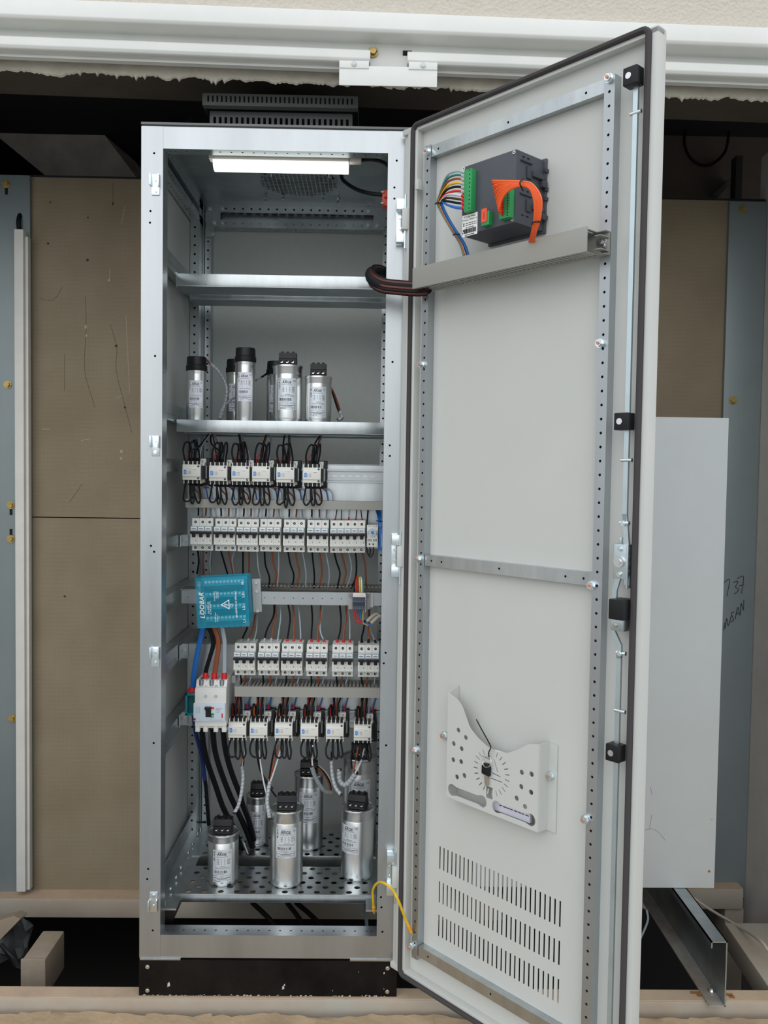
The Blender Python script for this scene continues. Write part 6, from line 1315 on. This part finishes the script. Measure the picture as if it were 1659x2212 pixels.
for k in range(22):
    an = math.radians(120+k*15.5)
    if 85 < (120+k*15.5) % 360 < 118: continue
    for_r = (.036, .047); c_, s_ = math.cos(an), math.sin(an); hw_ = .0011
    edges += loop(bmx, [(cxy[0]+c_*for_r[0]-s_*hw_, cxy[1]+s_*for_r[0]+c_*hw_), (cxy[0]+c_*for_r[0]+s_*hw_, cxy[1]+s_*for_r[0]-c_*hw_), (cxy[0]+c_*for_r[1]+s_*hw_, cxy[1]+s_*for_r[1]-c_*hw_), (cxy[0]+c_*for_r[1]-s_*hw_, cxy[1]+s_*for_r[1]+c_*hw_)])
tri = [(cxy[0]-.030, cxy[1]+.020), (cxy[0]+.012, cxy[1]+.016), (cxy[0]+.026, cxy[1]-.024)]
for (a, b) in ((pk(1037, 1631), pk(1062, 1641)), (pk(1068, 1640), pk(1076, 1668)), (pk(1062, 1668), pk(1082, 1678)), (pk(1060, 1680), pk(1086, 1690))):
    d_ = Vector((b[0]-a[0], b[1]-a[1])).normalized(); n2 = Vector((-d_.y, d_.x))*.001; edges += loop(bmx, [(a[0]+n2.x, a[1]+n2.y), (a[0]-n2.x, a[1]-n2.y), (b[0]-n2.x, b[1]-n2.y), (b[0]+n2.x, b[1]+n2.y)])
def slotp(p, q, r=.012):
    (x0_, z0_), (x1_, z1_) = p, q; o_ = []
    for k in range(9): an = math.radians(90+k*22.5); o_.append((x0_+r*math.cos(an), z0_+r*math.sin(an)))
    o_ += [(x0_+.012, z0_-r*.72), (x1_-.012, z1_-r*.72)]
    for k in range(9): an = math.radians(-90+k*22.5); o_.append((x1_+r*math.cos(an), z1_+r*math.sin(an)))
    o_ += [(x1_-.012, z1_+r*.72), (x0_+.012, z0_+r*.72)]
    return o_
s1 = (pk(978, 1700), pk(1042, 1731)); s2 = (pk(1074, 1744), pk(1146, 1780))
zs_ = zlo+.019
edges += loop(bmx, slotp((s1[0][0], zs_), (s1[1][0], zs_), .0125)); edges += loop(bmx, slotp((s2[0][0], zs_), (s2[1][0], zs_), .0125))
bmesh.ops.triangle_fill(bmx, use_beauty=True, use_dissolve=False, edges=edges)
def inside(pt, poly_):
    c_ = False; n = len(poly_)
    for i in range(n):
        (xa_, za_), (xb_, zb2) = poly_[i], poly_[(i+1) % n]
        if (za_ > pt[1]) != (zb2 > pt[1]) and pt[0] < (xb_-xa_)*(pt[1]-za_)/(zb2-za_)+xa_: c_ = not c_
    return c_
me = bpy.data.meshes.new('front_sheet'); bmx.to_mesh(me); bmx.free(); me.transform(W(pkt).inverted() @ DM); me.materials.append(grey_paint)
fs = bpy.data.objects.new('front_sheet', me); COL.objects.link(fs); fs.parent = pkt; sm_ = fs.modifiers.new('thickness', 'SOLIDIFY'); sm_.thickness = .0015; sm_.offset = -1
mb = MB(); mb.prism([(xl, KP, zlo), (xl, K-.001, zlo), (xl, K-.001, zhl+.010), (xl, KP, zhl)], (.0015, 0, 0)); mb.prism([(xr_, KP, zlo), (xr_, K-.001, zlo-.002), (xr_, K-.001, zhr), (xr_, KP, zhr)], (.0015, 0, 0)); mb.prism([(xl, KP, zlo), (xr_, KP, zlo), (xr_, K-.001, zlo-.002), (xl, K-.001, zlo-.002)], (0, 0, -.0015))
dpp('pocket_side', mb, grey_paint, pkt); xf = dp(1204, 1700, K).x
mb = MB().box(xr_, xf, K-.0025, K-.0008, zlo-.004, zhr-.003); mb.box(xl-.022, xl, K-.0025, K-.0008, zlo, zhl+.012); dpp('mounting_flange', mb, grey_paint, pkt)
for px, py in ((1193, 1674), (963, 1588)):
    q = dp(px, py, K); mb = MB().cyl((q.x, K-.002, q.z), (q.x, K-.006, q.z), .0085, 14); mb.cyl((q.x, K-.006, q.z), (q.x, K-.012, q.z), .0068, 6); dpp('nut', mb, zinc, pkt); dpp('stud', MB().cyl((q.x, K-.012, q.z), (q.x, K-.0145, q.z), .0030, 8), copper, pkt, label='copper stud end')
a, b = pk(1070, 1740, .004), pk(1142, 1790, .004); pz0 = zlo+.004
pp = dthing('paper_booklet', 'white printed booklet standing in the document pocket', 'booklet', ((a[0]+b[0])/2, .006, zlo)); dpp('sheets', MB().box(a[0]-.006, b[0]+.004, .002, .008, pz0, zlo+.125), mat('booklet_paper', (.80, .80, .90), .6), pp); mb = MB()
[mb.box(a[0]+.012+.0095*k_, a[0]+.012+.0095*k_+(.0082 if k_ % 3 else .0062), .0015, .002, pz0+.0125, pz0+.0142) for k_ in range(8)]; mb.box(a[0]+.004, a[0]+.028, .0015, .002, pz0+.026, pz0+.030); mb.box(a[0]-.004, a[0]+.001, .0015, .002, pz0+.019, pz0+.025); dpp('print', mb, ink, pp)
# cable tie and key hanging on the pocket
def P3(px, py, k): return dp(px, py, k)
dsingle('cable_tie', MB().tube([P3(1029, 1554, -.03), P3(1040, 1575, -.034), P3(1055, 1602, -.03), P3(1060, 1614, -.020), P3(1056, 1625, -.022), P3(1056, 1634, -.018), P3(1060, 1636, -.006)], .0013, 6), black_plastic, 'black cable tie sticking up from the document pocket', 'cable tie')
ke = dthing('cabinet_key', 'black-headed steel key hanging on a ring from the pocket', 'key', dp(1053, 1690, -.02))
hc = P3(1051, 1661, -.018)
mb = MB(); mb.prism([(hc.x-.0105, -.022, hc.z-.011), (hc.x+.0095, -.022, hc.z-.013), (hc.x+.0105, -.022, hc.z+.004), (hc.x+.006, -.022, hc.z+.012), (hc.x-.005, -.022, hc.z+.012), (hc.x-.0105, -.022, hc.z+.005)], (0, .007, 0)); dpp('key_head', mb, black_plastic, ke, bevel=.002)
dpp('key_blade', MB().prism([(hc.x-.004, -.020, hc.z-.012), (hc.x+.004, -.020, hc.z-.012), (hc.x+.006, -.020, hc.z-.031), (hc.x+.003, -.020, hc.z-.034), (hc.x-.001, -.020, hc.z-.034), (hc.x-.003, -.020, hc.z-.028)], (0, .0022, 0)), mat('nickel', (.55, .50, .42), .35, .9), ke)
kr = [(hc.x+.002+.011*math.cos(t), -.020+.003*math.sin(t), hc.z+.016+.011*math.sin(t)) for t in [2*math.pi*k/14 for k in range(14)]]; dpp('key_ring', MB().tube(kr, .0008, 6, 1, closed=True, curve=False), steel, ke)
# wire bundle bridging cabinet and door, earth wire
q = [at(842, 600, .09), at(822, 588, .05), at(803, 588, .01), at(803, 602, -.04), at(825, 616, -.075), at(860, 621, -.09)]
e_ = DM @ dp(905, 624, -.03); q += [e_, DM @ dp(925, 622, -.028)]
cbn = thing('cable_bundle', 'thick bundle of dark wires in a sleeve bridging cabinet and door', 'cable', q[3]); part('sleeve', MB().tube(q, .0125, 12, 8), black_rubber, cbn)
Q = catmull(q, 10)
for j in range(14):
    an = math.radians(90+j*25.7); off = Vector((math.sin(an)*.003, math.cos(an)*.0115, math.sin(an)*.0130)); part('wire', MB().tube([p+off for p in q], .0034, 6, 8), [mat('oxblood_wire', (.11, .016, .013), .4), black_rubber][j % 2], cbn)
gy = stripe_material('green_yellow', (.80, .55, .02), (.05, .20, .02), 30, 'DIAGONAL', .72)
ew = [at(808, 1968, .03), at(806, 1945, .01), at(806, 1922, -.01), at(815, 1908, -.035), at(828, 1907, -.06), at(846, 1920, -.08), DM @ dp(858, 1940, -.045), DM @ dp(876, 1985, -.02), DM @ dp(888, 2014, -.006)]
eo = single('earth_wire', MB().tube(ew, .0030, 8, 8), mat('earth_yellow', (.78, .50, .015), .4), 'yellow and green earth wire looping from the cabinet to the door', 'wire')
mb = MB().tube([p+Vector((.0012, .0004, -.0022)) for p in ew], .0016, 6, 8); part('green_stripe', mb, mat('earth_green', (.05, .20, .02), .4), eo)
for k, d_ in ((0, 1), (-1, -2)):
    a = ew[k]; b = ew[k+(1 if k == 0 else -1)]; dr = (b-a).normalized(); part('sleeve', MB().cyl(a, a+dr*.018, .0042, 10), mat('amber_sleeve', (.80, .36, .01), .4), eo); part('lug', MB().cyl(a-dr*.008, a, .0032, 8), steel, eo)
